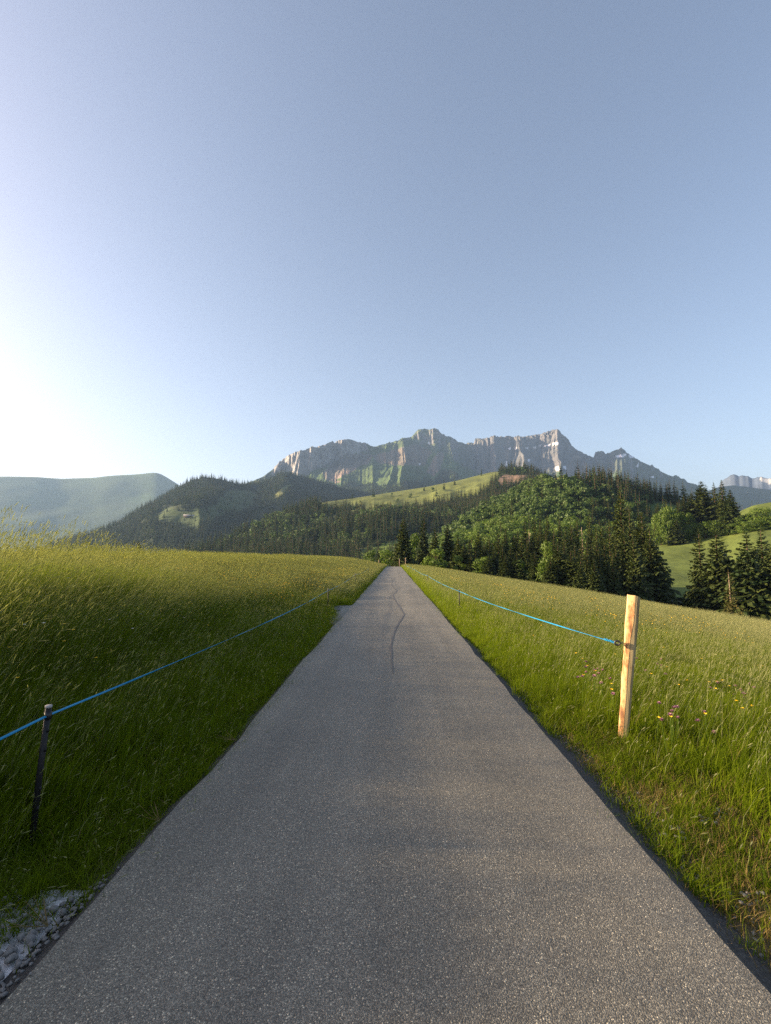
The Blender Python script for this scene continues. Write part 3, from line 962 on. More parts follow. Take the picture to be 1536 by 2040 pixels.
def jgrid(x0, x1, y0, y1, step):
    xs = np.arange(x0, x1, step); yy_ = np.arange(y0, y1, step)
    A, B = np.meshgrid(xs, yy_)
    A = A.ravel() + rng.uniform(-0.5, 0.5, A.size) * step; B = B.ravel() + rng.uniform(-0.5, 0.5, B.size) * step
    return A, B


POST_FEET = [ground_hit(60, 1690), ground_hit(1240, 1480)]


def place(x, y, sz=1.0, sxy=1.0, sink=0.02):
    z = G(x, y)
    e = 0.3
    gx_ = (G(x + e, y) - G(x - e, y)) / (2 * e); gy_ = (G(x, y + e) - G(x, y - e)) / (2 * e)
    pts = np.stack([x, y, z - sink], 1)
    rot = np.stack([np.arctan(gy_), -np.arctan(gx_), rng.uniform(-0.6, 0.6, len(x))], 1)
    hz = sz * rng.uniform(0.85, 1.15, len(x)) * (1 + 0.22 * fbm(x * 0.35, y * 0.35, 201, 3))
    for pf in POST_FEET:                     # grass is thin where the posts were driven in
        hz = hz * (1 - 0.6 * np.exp(-((x - pf[0]) ** 2 + (y - pf[1] + 0.22) ** 2) / 0.10))
    s_ = sxy * np.ones(len(x))
    return pts, rot, np.stack([s_, s_, hz], 1)


def visible(x, y, margin=230):
    P_ = np.stack([x, y, G(x, y) + 0.4], 1)
    a_, b_ = proj(P_)
    return (y > -0.5) & ((a_ > -margin * 2) & (a_ < 1536 + margin * 2) | (np.hypot(x, y) < 4.5))


def in_apron(x, y):
    return (y > 11.0) & (y < 15.5) & (x > np.interp(y, [11, 11.3, 12, 13, 15.4], [-1.4, -1.5, -1.66, -1.9, -2.12])) & (x < 0)


def gravel_zone(x, y):
    return (x < -1.3) & (x > -3.2) & (y < 2.2 + 0.10 * np.sin(x * 7) + rng.uniform(-0.28, 0.10, np.shape(x))) & (y > 0.3)


parts = []
# verge both sides (short)
x, y = jgrid(-2.6, -1.44, 0.2, 32, 0.17)
k = visible(x, y) & ~in_apron(x - 0.12, y) & ~gravel_zone(x, y) & (x < np.where(y < 4, -1.53, -1.47))
xv, yv = x[k], y[k]
hv = np.interp(-xv, [1.5, 1.8, 2.6], [0.6, 1.15, 1.7]) * (1 - 0.4 * sst(3.6, 2.6, yv))
x, y = jgrid(1.47, 2.5, 0.4, 34, 0.18)
dryw = sst(5.2, 3.0, y) * sst(3.0, 2.2, x - 0.04 * (4 - y))
k = visible(x, y) & (rng.uniform(0, 1, len(x)) > 0.92 * dryw) & (x > np.where(y < 10, 1.60, 1.50))
xr, yr = x[k], y[k]
hr = np.interp(xr, [1.5, 1.8, 2.5], [0.6, 1.0, 1.5]) * np.interp(yr, [2, 4, 6], [0.75, 0.9, 1.0])
xt = np.concatenate([rng.uniform(1.46, 1.62, 46), rng.uniform(-1.53, -1.42, 34)]); yt = np.concatenate([rng.uniform(1.6, 26, 46), rng.uniform(2.4, 11, 34)])
xr, yr, hr = np.concatenate([xr, xt]), np.concatenate([yr, yt]), np.concatenate([hr, rng.uniform(0.35, 0.8, 80)])
px_, rx_, sx_ = place(np.concatenate([xv, xr]), np.concatenate([yv, yr]), np.concatenate([hv, hr]))
scatter('verge_grass', px_, rx_, sx_, rng.integers(0, 6, len(px_)), C_VERGE, 'short lush green grass along both edges of the lane')
# dry trampled patch, right foreground
x, y = jgrid(1.56, 3.1, 0.8, 5.6, 0.15)
dryw = sst(5.6, 3.2, y) * sst(3.0, 2.3, x - 0.04 * (4 - y))
k = (rng.uniform(0, 1, len(x)) < dryw) & (fbm(x * 2.5, y * 2.5, 210, 3) > -0.38)
px_, rx_, sx_ = place(x[k], y[k], 1.0)
scatter('dry_grass', px_, rx_, sx_, rng.integers(0, 4, len(px_)), C_DRY, 'trampled yellowed grass beside the lane in the right foreground')
# middle height
x, y = jgrid(-4.0, -2.2, 0.2, 16, 0.27)
k = visible(x, y) & ~in_apron(x - 0.1, y) & ~gravel_zone(x, y)
x1, y1 = x[k], y[k]
x, y = jgrid(2.3, 13, 0.6, 16, 0.29)
k = visible(x, y) & (x > 2.75 - 0.5 * sst(3.2, 5.0, y) + 0.12 * np.sin(y * 5))
x2, y2 = x[k], y[k]
xa, ya = np.concatenate([x1, x2]), np.concatenate([y1, y2])
hh = np.where(xa < 0, np.interp(-xa, [2.2, 4], [0.95, 1.35]), np.interp(xa, [2.3, 3.2, 8], [0.72, 0.95, 1.15]))
px_, rx_, sx_ = place(xa, ya, hh)
scatter('meadow_grass', px_, rx_, sx_, rng.integers(0, 7, len(px_)), C_MID, 'knee-high green meadow grass near the lane')
# tall on the left bank
x, y = jgrid(-17, -3.0, 1.5, 19, 0.30)
near_l = (x < -3.0) & (x > -4.4) & (y > 1.9) & (y < 3.1)  # unseen taller grass, added to hide the fence post's shadow on the lane
k = (visible(x, y) & (x < -3.4)) | near_l
px_, rx_, sx_ = place(x[k], y[k], np.interp(-x[k], [3.4, 5, 9], [0.95, 1.05, 1.08]) * (1 + 0.15 * sst(11, 6, y[k])) * (1 + 0.16 * near_l[k]))
scatter('tall_grass', px_, rx_, sx_, rng.integers(0, 7, len(px_)), C_TALL, 'tall seeding meadow grass on the left bank')
# farther meadow, left and right
x, y = jgrid(-46, -2.5, 14, 96, 0.62)
k = visible(x, y) & ((y > 18) | (x < -16)) & ~in_apron(x - 0.85, y)
x1, y1 = x[k], y[k]
hh = np.interp(-x1, [2.5, 4, 9], [0.75, 0.95, 1.1])
px_, rx_, sx_ = place(x1, y1, hh)
scatter('far_meadow_grass', px_, rx_, sx_, rng.integers(0, 6, len(px_)), C_FAR, 'pale seeding grass of the left meadow running back to its skyline')
x, y = jgrid(2.5, 36, 14, 105, 0.70)
k = visible(x, y) & ((y > 15) | (x > 12.6))
x1, y1 = x[k], y[k]
hh = np.interp(x1, [2.3, 3.5, 9], [0.8, 1.0, 1.2])
px_, rx_, sx_ = place(x1, y1, hh)
scatter('right_meadow_grass', px_, rx_, sx_, rng.integers(0, 6, len(px_)), C_FARMID, 'yellow-green grass of the right meadow sloping away to its edge')
# strip between verge and far meadow beyond 15 m, both sides
x, y = jgrid(-2.75, -1.55, 15.4, 96, 0.33)
x1, y1 = x, y
x, y = jgrid(1.55, 2.7, 15.5, 96, 0.33)
xa, ya = np.concatenate([x1, x]), np.concatenate([y1, y])
k = ~in_apron(xa - 0.1, ya) & (np.abs(xa) > 1.62)
px_, rx_, sx_ = place(xa[k], ya[k], np.interp(np.abs(xa[k]), [1.6, 2.7], [0.6, 1.15]))
scatter('roadside_grass', px_, rx_, sx_, rng.integers(0, 7, len(px_)), C_MID, 'strip of grass lining the distant lane')

# ------------------------------------------------------------------ trees
def spruce(seed, nwh=24, per=6, twigs=4, H=20.0, rad=3.0, bare=0.08, thin=0.0, sw=0.22):
    """returns (trunk MB, crown MB); base at z=0"""
    g = np.random.default_rng(seed)
    tb, cb = MB(), MB()
    lean = g.uniform(-0.012, 0.012, 2)
    zt = np.linspace(0, 1, 7)
    tb.tube(np.stack([lean[0] * H * zt ** 2, lean[1] * H * zt ** 2, H * zt * 0.985 - 0.3], 1), 0.016 * H * (1 - zt * 0.96) ** 0.9, 6)
    lop = g.uniform(0, 6.28)
    for i in range(nwh):
        t_ = bare + (1 - bare) * (i + g.uniform(-0.3, 0.3)) / nwh
        t_ = min(max(t_, bare), 0.985)
        z0 = t_ * H
        prof_ = (1 - t_) ** 0.82 * (0.55 + 0.45 * min(1, (t_ - bare) / 0.12 + 0.35))
        nb = max(3, int(round(per * (0.55 + 0.6 * (1 - t_)))))
        off = g.uniform(0, 6.28)
        for k in range(nb):
            if g.uniform() < thin: continue
            az = off + 6.283 * k / nb + g.uniform(-0.3, 0.3)
            L = rad * prof_ * g.uniform(0.62, 1.15) * (1 + 0.16 * math.cos(az - lop)) + 0.12
            pitch = np.interp(t_, [0, 0.5, 0.85, 1], [-0.45, -0.22, 0.25, 0.9]) + g.uniform(-0.16, 0.16)
            dv = np.array([math.cos(az), math.sin(az)])
            sv_ = np.array([-math.sin(az), math.cos(az), 0])
            ns = 4
            ss = np.linspace(0.0, 1, ns)
            zz = z0 + L * (pitch * ss + 0.22 * ss ** 2 - 0.10 * ss)
            C = np.stack([dv[0] * L * ss + lean[0] * H * t_ ** 2, dv[1] * L * ss + lean[1] * H * t_ ** 2, zz], 1)
            wb = L * (0.06 + sw * 0.25) * np.array([0.5, 1.0, 0.85, 0.1])
            tint = g.uniform(0, 1)
            V = np.concatenate([C + sv_ * wb[:, None], C - sv_ * wb[:, None]])
            cb.add(V, None, [(j, j + 1, ns + j + 1, ns + j) for j in range(ns - 1)], 0, tint)
            # side sprays, hanging a little
            m = twigs
            f = g.uniform(0.18, 1.0, 2 * m); sg = np.where(np.arange(2 * m) % 2 == 0, 1, -1)
            cp_ = np.stack([np.interp(f, ss, C[:, q]) for q in range(3)], 1)
            fw = np.array([dv[0], dv[1], pitch * 0.6])
            ll = L * (0.50 - 0.28 * f) * g.uniform(0.7, 1.25, 2 * m)
            hang = g.uniform(0.25, 1.05, 2 * m)
            tip = cp_ + (sv_[None, :] * sg[:, None] * 0.72 + fw[None, :] * 0.55) * ll[:, None]
            tip[:, 2] -= hang * ll
            wv = np.cross((tip - cp_), np.array([0, 0, 1.0])); wv /= np.linalg.norm(wv, axis=1)[:, None] + 1e-9
            wv = wv * (sw * ll)[:, None]; wv[:, 2] -= sw * 0.7 * ll
            mid = cp_ * 0.55 + tip * 0.45
            V = np.stack([cp_, mid + wv, tip, mid - wv * 0.9], 1).reshape(-1, 3)
            b4 = np.arange(2 * m)[:, None] * 4
            tn = np.repeat(np.clip(tint + g.uniform(-0.3, 0.3, 2 * m), 0, 1), 4)
            cb.add(V, np.concatenate([b4 + np.array([[0, 1, 2]]), b4 + np.array([[0, 2, 3]])]), None, 0, tn)
    # leader
    cb.tube([(lean[0] * H, lean[1] * H, H * 0.95), (lean[0] * H, lean[1] * H, H * 1.0)], [0.10, 0.02], 4, 0, True, 0.6)
    return tb, cb


def broadleaf(seed, H=9.0, rad=3.6, lobes=16, per=60, leaf=0.34, low=0.15):
    g = np.random.default_rng(seed)
    tb, cb = MB(), MB()
    tb.tube([(0, 0, -0.3), (0.1, 0, H * 0.2), (0.0, 0.1, H * 0.45), (0.15, 0, H * 0.7)], [0.02 * H, 0.017 * H, 0.012 * H, 0.005 * H], 6)
    for i in range(lobes):
        u_ = g.uniform(0, 1)
        zc = H * (low + 0.12 + (0.80 - low) * u_)
        rr_ = rad * math.sqrt(max(0.05, 1 - ((u_ - 0.38) / 0.68) ** 2)) * math.sqrt(g.uniform(0.05, 1)) * 0.72
        az = g.uniform(0, 6.283)
        c = np.array([rr_ * math.cos(az), rr_ * math.sin(az), zc])
        if i % 3 == 0:
            tb.tube([(0, 0, max(0.2 * H, zc * 0.5)), c * np.array([0.5, 0.5, 1]) - np.array([0, 0, 0.12 * H]), c], [0.009 * H, 0.006 * H, 0.002 * H], 5)
        R0 = rad * g.uniform(0.30, 0.52)
        n = per
        d = g.normal(0, 1, (n, 3)); d /= np.linalg.norm(d, axis=1)[:, None]
        p = c + d * (R0 * g.uniform(0.55, 1.08, n) ** 0.6)[:, None] * np.array([1, 1, 0.85])
        a1 = g.normal(0, 1, (n, 3)); a1 -= d * (a1 * d).sum(1)[:, None] * 0.7; a1 /= np.linalg.norm(a1, axis=1)[:, None]
        a2 = np.cross(a1, d + g.normal(0, 0.5, (n, 3))); a2 /= np.linalg.norm(a2, axis=1)[:, None] + 1e-9
        s = (leaf * g.uniform(0.6, 1.4, n))[:, None]
        V = np.stack([p - a1 * s, p + a2 * s * 0.62, p + a1 * s, p - a2 * s * 0.62], 1).reshape(-1, 3)
        b4 = np.arange(n)[:, None] * 4
        tn = np.repeat(np.clip(g.uniform(0, 1, n) * 0.6 + g.uniform(0, 0.4), 0, 1), 4)
        cb.add(V, None, b4 + np.array([[0, 1, 2, 3]]), 0, tn)
    return tb, cb


HS, HB = 20.0, 9.0
SPR = []
for k, kw in enumerate((dict(rad=3.5), dict(rad=3.0, thin=0.1), dict(rad=3.8), dict(rad=3.2, bare=0.1, thin=0.06), dict(rad=2.9, thin=0.12, bare=0.14), dict(rad=4.1, nwh=38, bare=0.03))):
    tb, cb = spruce(300 + k, nwh=kw.pop('nwh', 42), per=kw.pop('per', 8), twigs=8, H=HS, sw=0.36, **kw)
    SPR.append((tb.mesh('trunk', [M_BARK], True), cb.mesh('crown', [M_SPRUCE])))
tb, cb = spruce(350, 30, 6, 6, HS, 3.4, 0.05, 0.2, 0.2)
SPR_PALE = (tb.mesh('trunk', [M_PALE_BARK], True), cb.mesh('crown', [leafmat('yellowing_needles', (0.06, 0.065, 0.02), (0.14, 0.12, 0.035), 0.25)]))
BRD = []
for k in range(4):
    tb, cb = broadleaf(400 + k, HB, 3.4 + 0.3 * k, 20, 95, 0.26, 0.02)
    BRD.append((tb.mesh('trunk', [M_BARK], True), cb.mesh('crown', [M_LEAF])))


def joined(tb, cb, name, m1, m2):
    mb = MB()
    for s_, mi in ((tb, 0), (cb, 1)):
        o0 = mb.n
        for v_, a_ in zip(s_.v, s_.a): mb.v.append(v_); mb.a.append(a_)
        for t_ in s_.t: mb.t.append(t_ + o0); mb.tm.append(np.full(len(t_), mi))
        for q_ in s_.q: mb.q.append(q_ + o0); mb.qm.append(np.full(len(q_), mi))
        mb.n += s_.n
    return mb.mesh(name, [m1, m2])


MIDS = [joined(*spruce(500 + k, 24, 6, 5, HS, (3.4, 2.9, 3.8, 3.2)[k], 0.04, 0, 0.48), 'spruce_tree', M_BARK, M_SPRUCE) for k in range(4)]
MIDB = [joined(*broadleaf(520 + k, HB, 3.4 + 0.25 * k, 18, 64, 0.34, 0.0), 'broadleaf_tree', M_BARK, M_LEAF) for k in range(4)]
FARS = bpy.data.collections.new('far_spruce')
for k in range(5):
    FARS.objects.link(src('far_spruce_%d' % k, joined(*spruce(540 + k, 14, 5, 2, HS, (3.8, 3.2, 4.2, 3.6, 3.1)[k], 0.03, 0, 0.75), 'far_spruce', M_BARK, M_SPRUCE_FAR)))
FARB = bpy.data.collections.new('far_broadleaf')
for k in range(4):
    FARB.objects.link(src('far_broadleaf_%d' % k, joined(*broadleaf(560 + k, HB, 3.5, 12, 26, 0.55, 0.0), 'far_broadleaf', M_BARK, M_LEAF_FAR)))


def tree(name, label, meshes, loc, h, href, wscale=1.0, group=None, rz=None, cat='tree'):
    e = empty(name, loc, random.uniform(0, 6.28) if rz is None else rz)
    s = h / href
    e.scale = (s * wscale, s * wscale, s)
    link('trunk', meshes[0], e); link('crown', meshes[1], e)
    return tag(e, label, cat, group)


def field_hit(px, py):
    d = D(px, py); d = d / math.hypot(d[0], d[1])
    for r in np.arange(125, 318, 1.0):
        fz, dd = field_z(d[0] * r, d[1] * r)
        if dd < 60 and CAMZ + d[2] * r <= fz: return d[1] * r
    return 240.0


def near_tree(kind, px, top, depth, label, var=None, wpx=None, group=None):
    """stands on the ground at forward distance depth, under pixel column px, its tip at pixel row top"""
    d = D(px, 1112); s = depth / d[1]
    x, y = d[0] * s, depth
    z = float(G(x, y))
    if x > 45:
        fz, dd = field_z(x, y)
        if dd < 60: z = max(z, fz)
    ztop = at(px, top, math.hypot(x, y))[2]
    h = max(0.8, ztop - z)
    if kind == 's':
        ms = SPR[var if var is not None else random.randrange(6)]; href = HS; base_w = 3.1
    elif kind == 'p':
        ms = SPR_PALE; href = HS; base_w = 3.4
    else:
        ms = BRD[var if var is not None else random.randrange(4)]; href = HB; base_w = 3.7
    ws = 1.0
    if wpx:
        ws = (wpx / F * math.hypot(x, y)) / (base_w * h / href)
        ws = min(max(ws, 0.5), 2.2)
    return tree('broadleaf_tree' if kind == 'b' else 'spruce_tree', label, ms, (x, y, z - 0.1), h, href, ws, group)


GS = 'spruces standing below the right meadow'
GB = 'leafy trees and bushes below the right meadow'
near = [
    ('s', 805, 1031, 112, 'tall dark spruce standing nearest the end of the lane', 0, 25, GS),
    ('s', 845, 1024, 119, 'slim tall spruce second from the lane end, rising above the bright round bush', 1, 22, GS),
    ('s', 868, 1050, 116, 'shorter spruce just behind the bright round bush', 3, 20, GS),
    ('s', 892, 1043, 112, 'broad spruce standing just right of the bright round bush', 2, 23, GS),
    ('s', 913, 1066, 108, 'low dark spruce at the right foot of the broad spruce beyond the bright bush', 5, 22, GS),
    ('b', 826, 1064, 122, 'leafy tree filling the gap between the two tall spruces at the lane end', 1, 18, GB),
    ('b', 868, 1092, 100, 'bright green round bush at the meadow edge beside the lane end', 0, 28, GB),
    ('b', 770, 1094, 125, 'rounded green bush just left of the tall spruce at the lane end', 2, 22, GB),
    ('s', 757, 1090, 132, 'small dark spruce among bushes at the left of the lane end', 3, 11, GS),
    ('b', 740, 1096, 136, 'grey-green bush above the meadow left of the lane end', 1, 16, GB),
    ('s', 1049, 1030, 112, 'dark spruce with a bare pale lower trunk beside it, middle of the stand', 4, 18, GS),
    ('s', 1178, 1012, 104, 'slender tall spruce rising behind the bare pale trunks', 4, 19, GS),
    ('s', 1216, 1032, 96, 'pointed spruce just left of the tallest spruce in the stand', 1, 24, GS),
    ('s', 1241, 968, 106, 'tallest spruce of the stand, towering over its neighbours', 0, 30, GS),
    ('s', 1258, 1004, 100, 'olive sunlit spruce leaning close on the right of the tallest spruce', 3, 22, GS),
    ('s', 1284, 1017, 96, 'broad full spruce at the right end of the stand beside the green field', 2, 32, GS),
    ('s', 1296, 1046, 93, 'low-branched dark spruce at the outer right foot of the stand', 5, 28, GS),
    ('s', 1262, 1062, 88, 'dense low spruce in front of the right end of the stand', 2, 24, GS),
    ('s', 1112, 1076, 84, 'young dark spruce standing in front of the stand next to the light green tree', 5, 26, GS),
    ('s', 1138, 1092, 82, 'second young spruce in front of the stand, below the bare pale trunks', 5, 22, GS),
    ('b', 1088, 1084, 86, 'light green leafy tree in front of the dark stand', 3, 20, GB),
    ('s', 1394, 1051, 84, 'slim spruce standing alone in front of the green field, leftmost of the right clump', 1, 28, GS),
    ('s', 1427, 1054, 82, 'broad dense spruce beside the slim one in the right clump', 2, 38, GS),
    ('p', 1450, 1132, 70, 'small yellowing spruce with a pale bare trunk in front of the right clump', None, 20, GS),
    ('s', 1491, 1058, 76, 'spruce with upswept branches between the dense spruce and the frame edge', 5, 36, GS),
    ('s', 1519, 1046, 80, 'tall spruce behind the one with upswept branches in the right clump', 3, 30, GS),
    ('s', 1548, 1066, 74, 'spruce cut off by the right edge of the photo', 0, 36, GS),
    ('s', 1404, 957, field_hit(1404, 1066), 'tall broad spruce on the field edge, left of the twin pale-topped spruces', 2, 30, GS),
    ('s', 1384, 980, field_hit(1384, 1068), 'spruce at the left shoulder of the tall broad one on the field edge', 0, 18, GS),
    ('s', 1369, 984, field_hit(1369, 1072), 'shorter spruce at the left end of the tall row on the field edge', 3, 16, GS),
    ('s', 1432, 959, field_hit(1432, 1062), 'narrow spruce right of the tall broad one on the field edge', 1, 14, GS),
    ('s', 1448, 954, field_hit(1448, 1062), 'spruce with a thin pale top, highest of the row on the field edge', 4, 18, GS),
    ('s', 1464, 974, field_hit(1464, 1062), 'dark dense spruce at the right end of the row on the field edge', 2, 18, GS),
    ('s', 1352, 1034, field_hit(1352, 1084), 'small sharp spruce standing on the edge of the shaded field', 5, 15, GS),
]
for kind, px_t, top, dep, lab, var, wpx, grp in near:
    near_tree(kind, px_t, top, dep, lab, var, wpx, grp)
# the less distinct neighbours of the stand
for px_t, top, dep in ((935, 1072, 106), (956, 1057, 108), (976, 1068, 110), (993, 1060, 114), (1009, 1051, 112), (1026, 1060, 114), (1067, 1031, 114), (1078, 1030, 110), (1093, 1024, 112), (1116, 1022, 110), (1141, 1040, 106), (1152, 1030, 112), (1190, 1044, 100),
                       (1201, 1040, 108), (1128, 1048, 104), (1104, 1050, 102), (1040, 1066, 104), (1060, 1072, 100), (984, 1090, 98), (1018, 1086, 98), (948, 1094, 100), (1228, 1062, 92), (1206, 1072, 90), (1180, 1080, 90), (1246, 1040, 98), (1160, 1064, 98), (925, 1080, 101), (966, 1078, 101), (1002, 1076, 104), (1033, 1056, 112), (1050, 1064, 100), (1074, 1056, 100), (1088, 1050, 106), (1124, 1070, 92), (1146, 1078, 90), (1170, 1068, 94), (1194, 1086, 86), (1220, 1094, 84), (1008, 1102, 92), (1030, 1096, 92), (974, 1104, 95), (1065, 1096, 88), (1096, 1108, 82), (1156, 1106, 80), (1184, 1112, 79), (938, 1104, 98)):
    lab = ('between the broad spruce near the lane end and the left bare trunk' if px_t < 1050 else 'between the left bare trunk and the light green leafy tree' if px_t < 1095 else 'behind the two young spruces in the middle of the stand' if px_t < 1165 else 'beneath the tallest spruce at the right of the stand')
    near_tree('s', px_t, top, dep, ('tall back-row spruce ' if dep > 102 else 'lower front-row spruce ') + lab, None, random.uniform(16, 22), GS)
for px_t, top, dep in ((962, 1108, 97), (1036, 1114, 92), (915, 1106, 100)):
    near_tree('b', px_t, top, dep, 'dark leafy bush at the shaded foot of the spruce stand', None, random.uniform(15, 22), GB)
for px_t, top, bot in ((1312, 1022, 1086), (1325, 1013, 1084), (1340, 1008, 1083), (1319, 1040, 1086), (1338, 1036, 1084), (1360, 1020, 1078), (1372, 1030, 1077), (1386, 1040, 1075), (1408, 1038, 1072), (1420, 1046, 1070), (1434, 1034, 1068), (1453, 1027, 1066), (1468, 1042, 1064), (1484, 1040, 1062), (1503, 1036, 1058), (1494, 1022, 1050), (1512, 1015, 1052), (1532, 1010, 1050), (1522, 1036, 1056), (1545, 1030, 1052)):
    near_tree('b', px_t, top, field_hit(px_t, bot), ('leafy tree left of the tall spruces on the edge of the right field' if px_t < 1350 else 'leafy tree below the tall spruces along the edge of the right field' if px_t < 1475 else 'leafy tree right of the tall spruces along the top of the right field'), None, random.uniform(9, 16), 'leafy trees along the right field')
for px_t, top, bot in ((1306, 1034, 1088), (1331, 1024, 1085), (1350, 1046, 1082), (1366, 1046, 1079), (1379, 1022, 1074), (1397, 1048, 1073), (1444, 1046, 1067), (1476, 1030, 1060), (1490, 1032, 1056), (1527, 1024, 1052)):
    near_tree('b', px_t, top, field_hit(px_t, bot), ('leafy tree left of the tall spruces on the edge of the right field' if px_t < 1350 else 'leafy tree below the tall spruces along the edge of the right field' if px_t < 1475 else 'leafy tree right of the tall spruces along the top of the right field'), None, random.uniform(9, 15), 'leafy trees along the right field')
for px_t, top, bot in ((1316, 1000, 1080), (1334, 994, 1078), (1356, 1000, 1076)):
    near_tree('s', px_t, top, field_hit(px_t, bot), 'spruce rising from the leafy trees left of the tall row on the field edge', None, random.uniform(12, 16), GS)
near_tree('s', 275, 1076, 58, 'tip of a small dark spruce showing over the left meadow skyline', 5, 9)


def snag(px, top, bottom, depth, label):
    d = D(px, 1112); s = depth / d[1]; x, y = d[0] * s, depth
    r_ = math.hypot(x, y)
    z0 = float(G(x, y)); z1 = at(px, top, r_)[2]
    h = z1 - z0
    e = empty('dead_tree', (x, y, z0))
    mb = MB()
    zt = np.linspace(0, 1, 8)
    mb.tube(np.stack([0.15 * np.sin(zt * 3), 0.1 * zt, h * zt], 1), 0.12 * (1 - 0.72 * zt), 7)
    link('trunk', mb.mesh('trunk', [M_PALE_BARK], True), e)
    for q in range(9):
        a_ = random.uniform(0, 6.28); zz = h * random.uniform(0.45, 0.97); L = random.uniform(0.4, 1.3)
        mb = MB()
        mb.tube([(0.1, 0.05, zz), (0.1 + L * 0.6 * math.cos(a_), L * 0.6 * math.sin(a_), zz - 0.05), (0.1 + L * math.cos(a_), L * math.sin(a_), zz - 0.3)], [0.04, 0.025, 0.008], 4)
        link('bare_branch', mb.mesh('bare_branch', [M_PALE_BARK]), e)
    tag(e, label, 'dead tree', 'bare pale trunks in the spruce stand')


snag(1161, 1050, 1102, 99, 'bare pale trunk in the middle of the dark spruce stand')
snag(1055, 1056, 1098, 104, 'lone bare pale trunk at the left part of the spruce stand')

# ------------------------------------------------------------------ woods on the hills
def sample_layer(name, n, vmax=1.0, vmin=0.0):
    L = LAY[name]; P_ = L['P'][:L['nv']]
    nr, nc = P_.shape[:2]
    a_ = np.linalg.norm(np.cross(P_[1:, :-1] - P_[:-1, :-1], P_[:-1, 1:] - P_[:-1, :-1])[:, :, :2] * 0 + np.cross(P_[1:, :-1] - P_[:-1, :-1], P_[:-1, 1:] - P_[:-1, :-1])[:, :, 2:3], axis=2)
    vv = L['v'][:nr - 1]
    a_ = a_ * ((vv >= vmin) & (vv <= vmax))[:, None]
    pr = (a_ / a_.sum()).ravel()
    k_ = rng.choice(pr.size, n, p=pr)
    i, j = k_ // (nc - 1), k_ % (nc - 1)
    fu, fv = rng.uniform(0, 1, n)[:, None], rng.uniform(0, 1, n)[:, None]
    p = P_[i, j] * (1 - fv) * (1 - fu) + P_[i + 1, j] * fv * (1 - fu) + P_[i, j + 1] * (1 - fv) * fu + P_[i + 1, j + 1] * fv * fu
    return p


def thin_out(p, dmin):
    """drop points closer than dmin (grid hash)"""
    key = np.floor(p[:, :2] / dmin).astype(int)
    _, first = np.unique(key, axis=0, return_index=True)
    return p[np.sort(first)]


def keep(p, inside=None, outside=(), s=5, seed=900):
    a_, b_ = proj(p)
    m_ = (a_ > -60) & (a_ < 1600)
    for q in outside: m_ &= ~soft(a_, b_, q, s, seed)
    if inside is not None: m_ &= soft(a_, b_, inside, s, seed + 1)
    return p[m_]


def far_wood(name, p, hmin, hmax, href, coll, nvar, label):
    n_ = len(p)
    h = rng.uniform(hmin, hmax, n_) / href
    wv = h * rng.uniform(0.85, 1.25, n_)
    rot = np.stack([0 * h, 0 * h, rng.uniform(0, 6.28, n_)], 1)
    q = p.copy(); q[:, 2] -= 0.8
    return scatter(name, q, rot, np.stack([wv, wv, h], 1), rng.integers(0, nvar, n_), coll, label)


# left hill
p = thin_out(sample_layer('hill_left', 26000), 7.0)
stray = keep(p, MEADOW_LEFT)[::14]
p = np.concatenate([keep(p, None, [MEADOW_LEFT, MEADOW_B2], 14), stray])
far_wood('hill_forest', p, 13, 24, HS, FARS, 5, 'dense dark spruce forest on the hazy left hill')
# lower mountain
WOOD_M = [(520, 1050), (525, 960), (560, 962), (600, 975), (640, 962), (680, 968), (700, 962), (760, 968), (800, 965), (870, 955), (880, 938), (905, 940), (915, 955), (940, 965), (900, 990), (800, 1050)]
p = keep(thin_out(sample_layer('mountain', 60000, 0.75), 8.0), WOOD_M)
WOOD_R = [(1180, 960), (1240, 955), (1300, 975), (1350, 985), (1400, 1000), (1400, 1060), (1150, 1060)]
p2 = keep(thin_out(sample_layer('mountain', 14000, 0.6), 14.0), WOOD_R)
far_wood('mountain_forest', np.concatenate([p, p2]), 14, 24, HS, FARS, 5, 'spruce forest around the foot of the rocky mountain')
# mid slope
p = thin_out(sample_layer('hill_mid', 16000), 6.2)
a_, b_ = proj(p)
openm = fbm(p[:, 0] / 45, p[:, 1] / 45, 930, 3) > 0.34
p = p[~(openm & (b_ > 985) & (a_ > 560) & (a_ < 900))]
p = keep(p, None, [MEADOW_MID, SCAR, MEADOW_LOW])
EXTRA = [(702, 992), (745, 990), (780, 988), (792, 1002), (845, 978), (862, 980), (885, 975), (906, 966), (960, 948), (690, 1004), (818, 992), (870, 990)]
lv = sample_layer('hill_mid', 30000); la, lb = proj(lv)
ex = [lv[np.argmin((la - q[0]) ** 2 + (lb - q[1]) ** 2)] for q in EXTRA]
p = np.concatenate([p, np.array(ex)])
d_ = np.hypot(p[:, 0], p[:, 1])
isb = (fbm(p[:, 0] / 60, p[:, 1] / 60, 931, 3) > 0.18) & (rng.uniform(0, 1, len(p)) < 0.75)
ps, pb = p[~isb], p[isb]
# knoll: leafy on the left flank, spruces along the crest and right
k_ = thin_out(sample_layer('knoll', 9000), 5.2)
k_ = keep(k_, None, [KNOLL_TOP, KNOLL_FIELD])
a_, b_ = proj(k_)
vis = (a_ > 820) & (a_ < 1560) & (b_ < 1120)
k_ = k_[vis]; a_ = a_[vis]; b_ = b_[vis]
conif = ((a_ > 1150) & (b_ < np.interp(a_, [1150, 1250, 1400, 1560], [978, 1000, 1030, 1050]))) | ((a_ > 1180) & (rng.uniform(0, 1, len(a_)) < 0.35)) | (rng.uniform(0, 1, len(a_)) < 0.04)
ks, kb = k_[conif], k_[~conif]


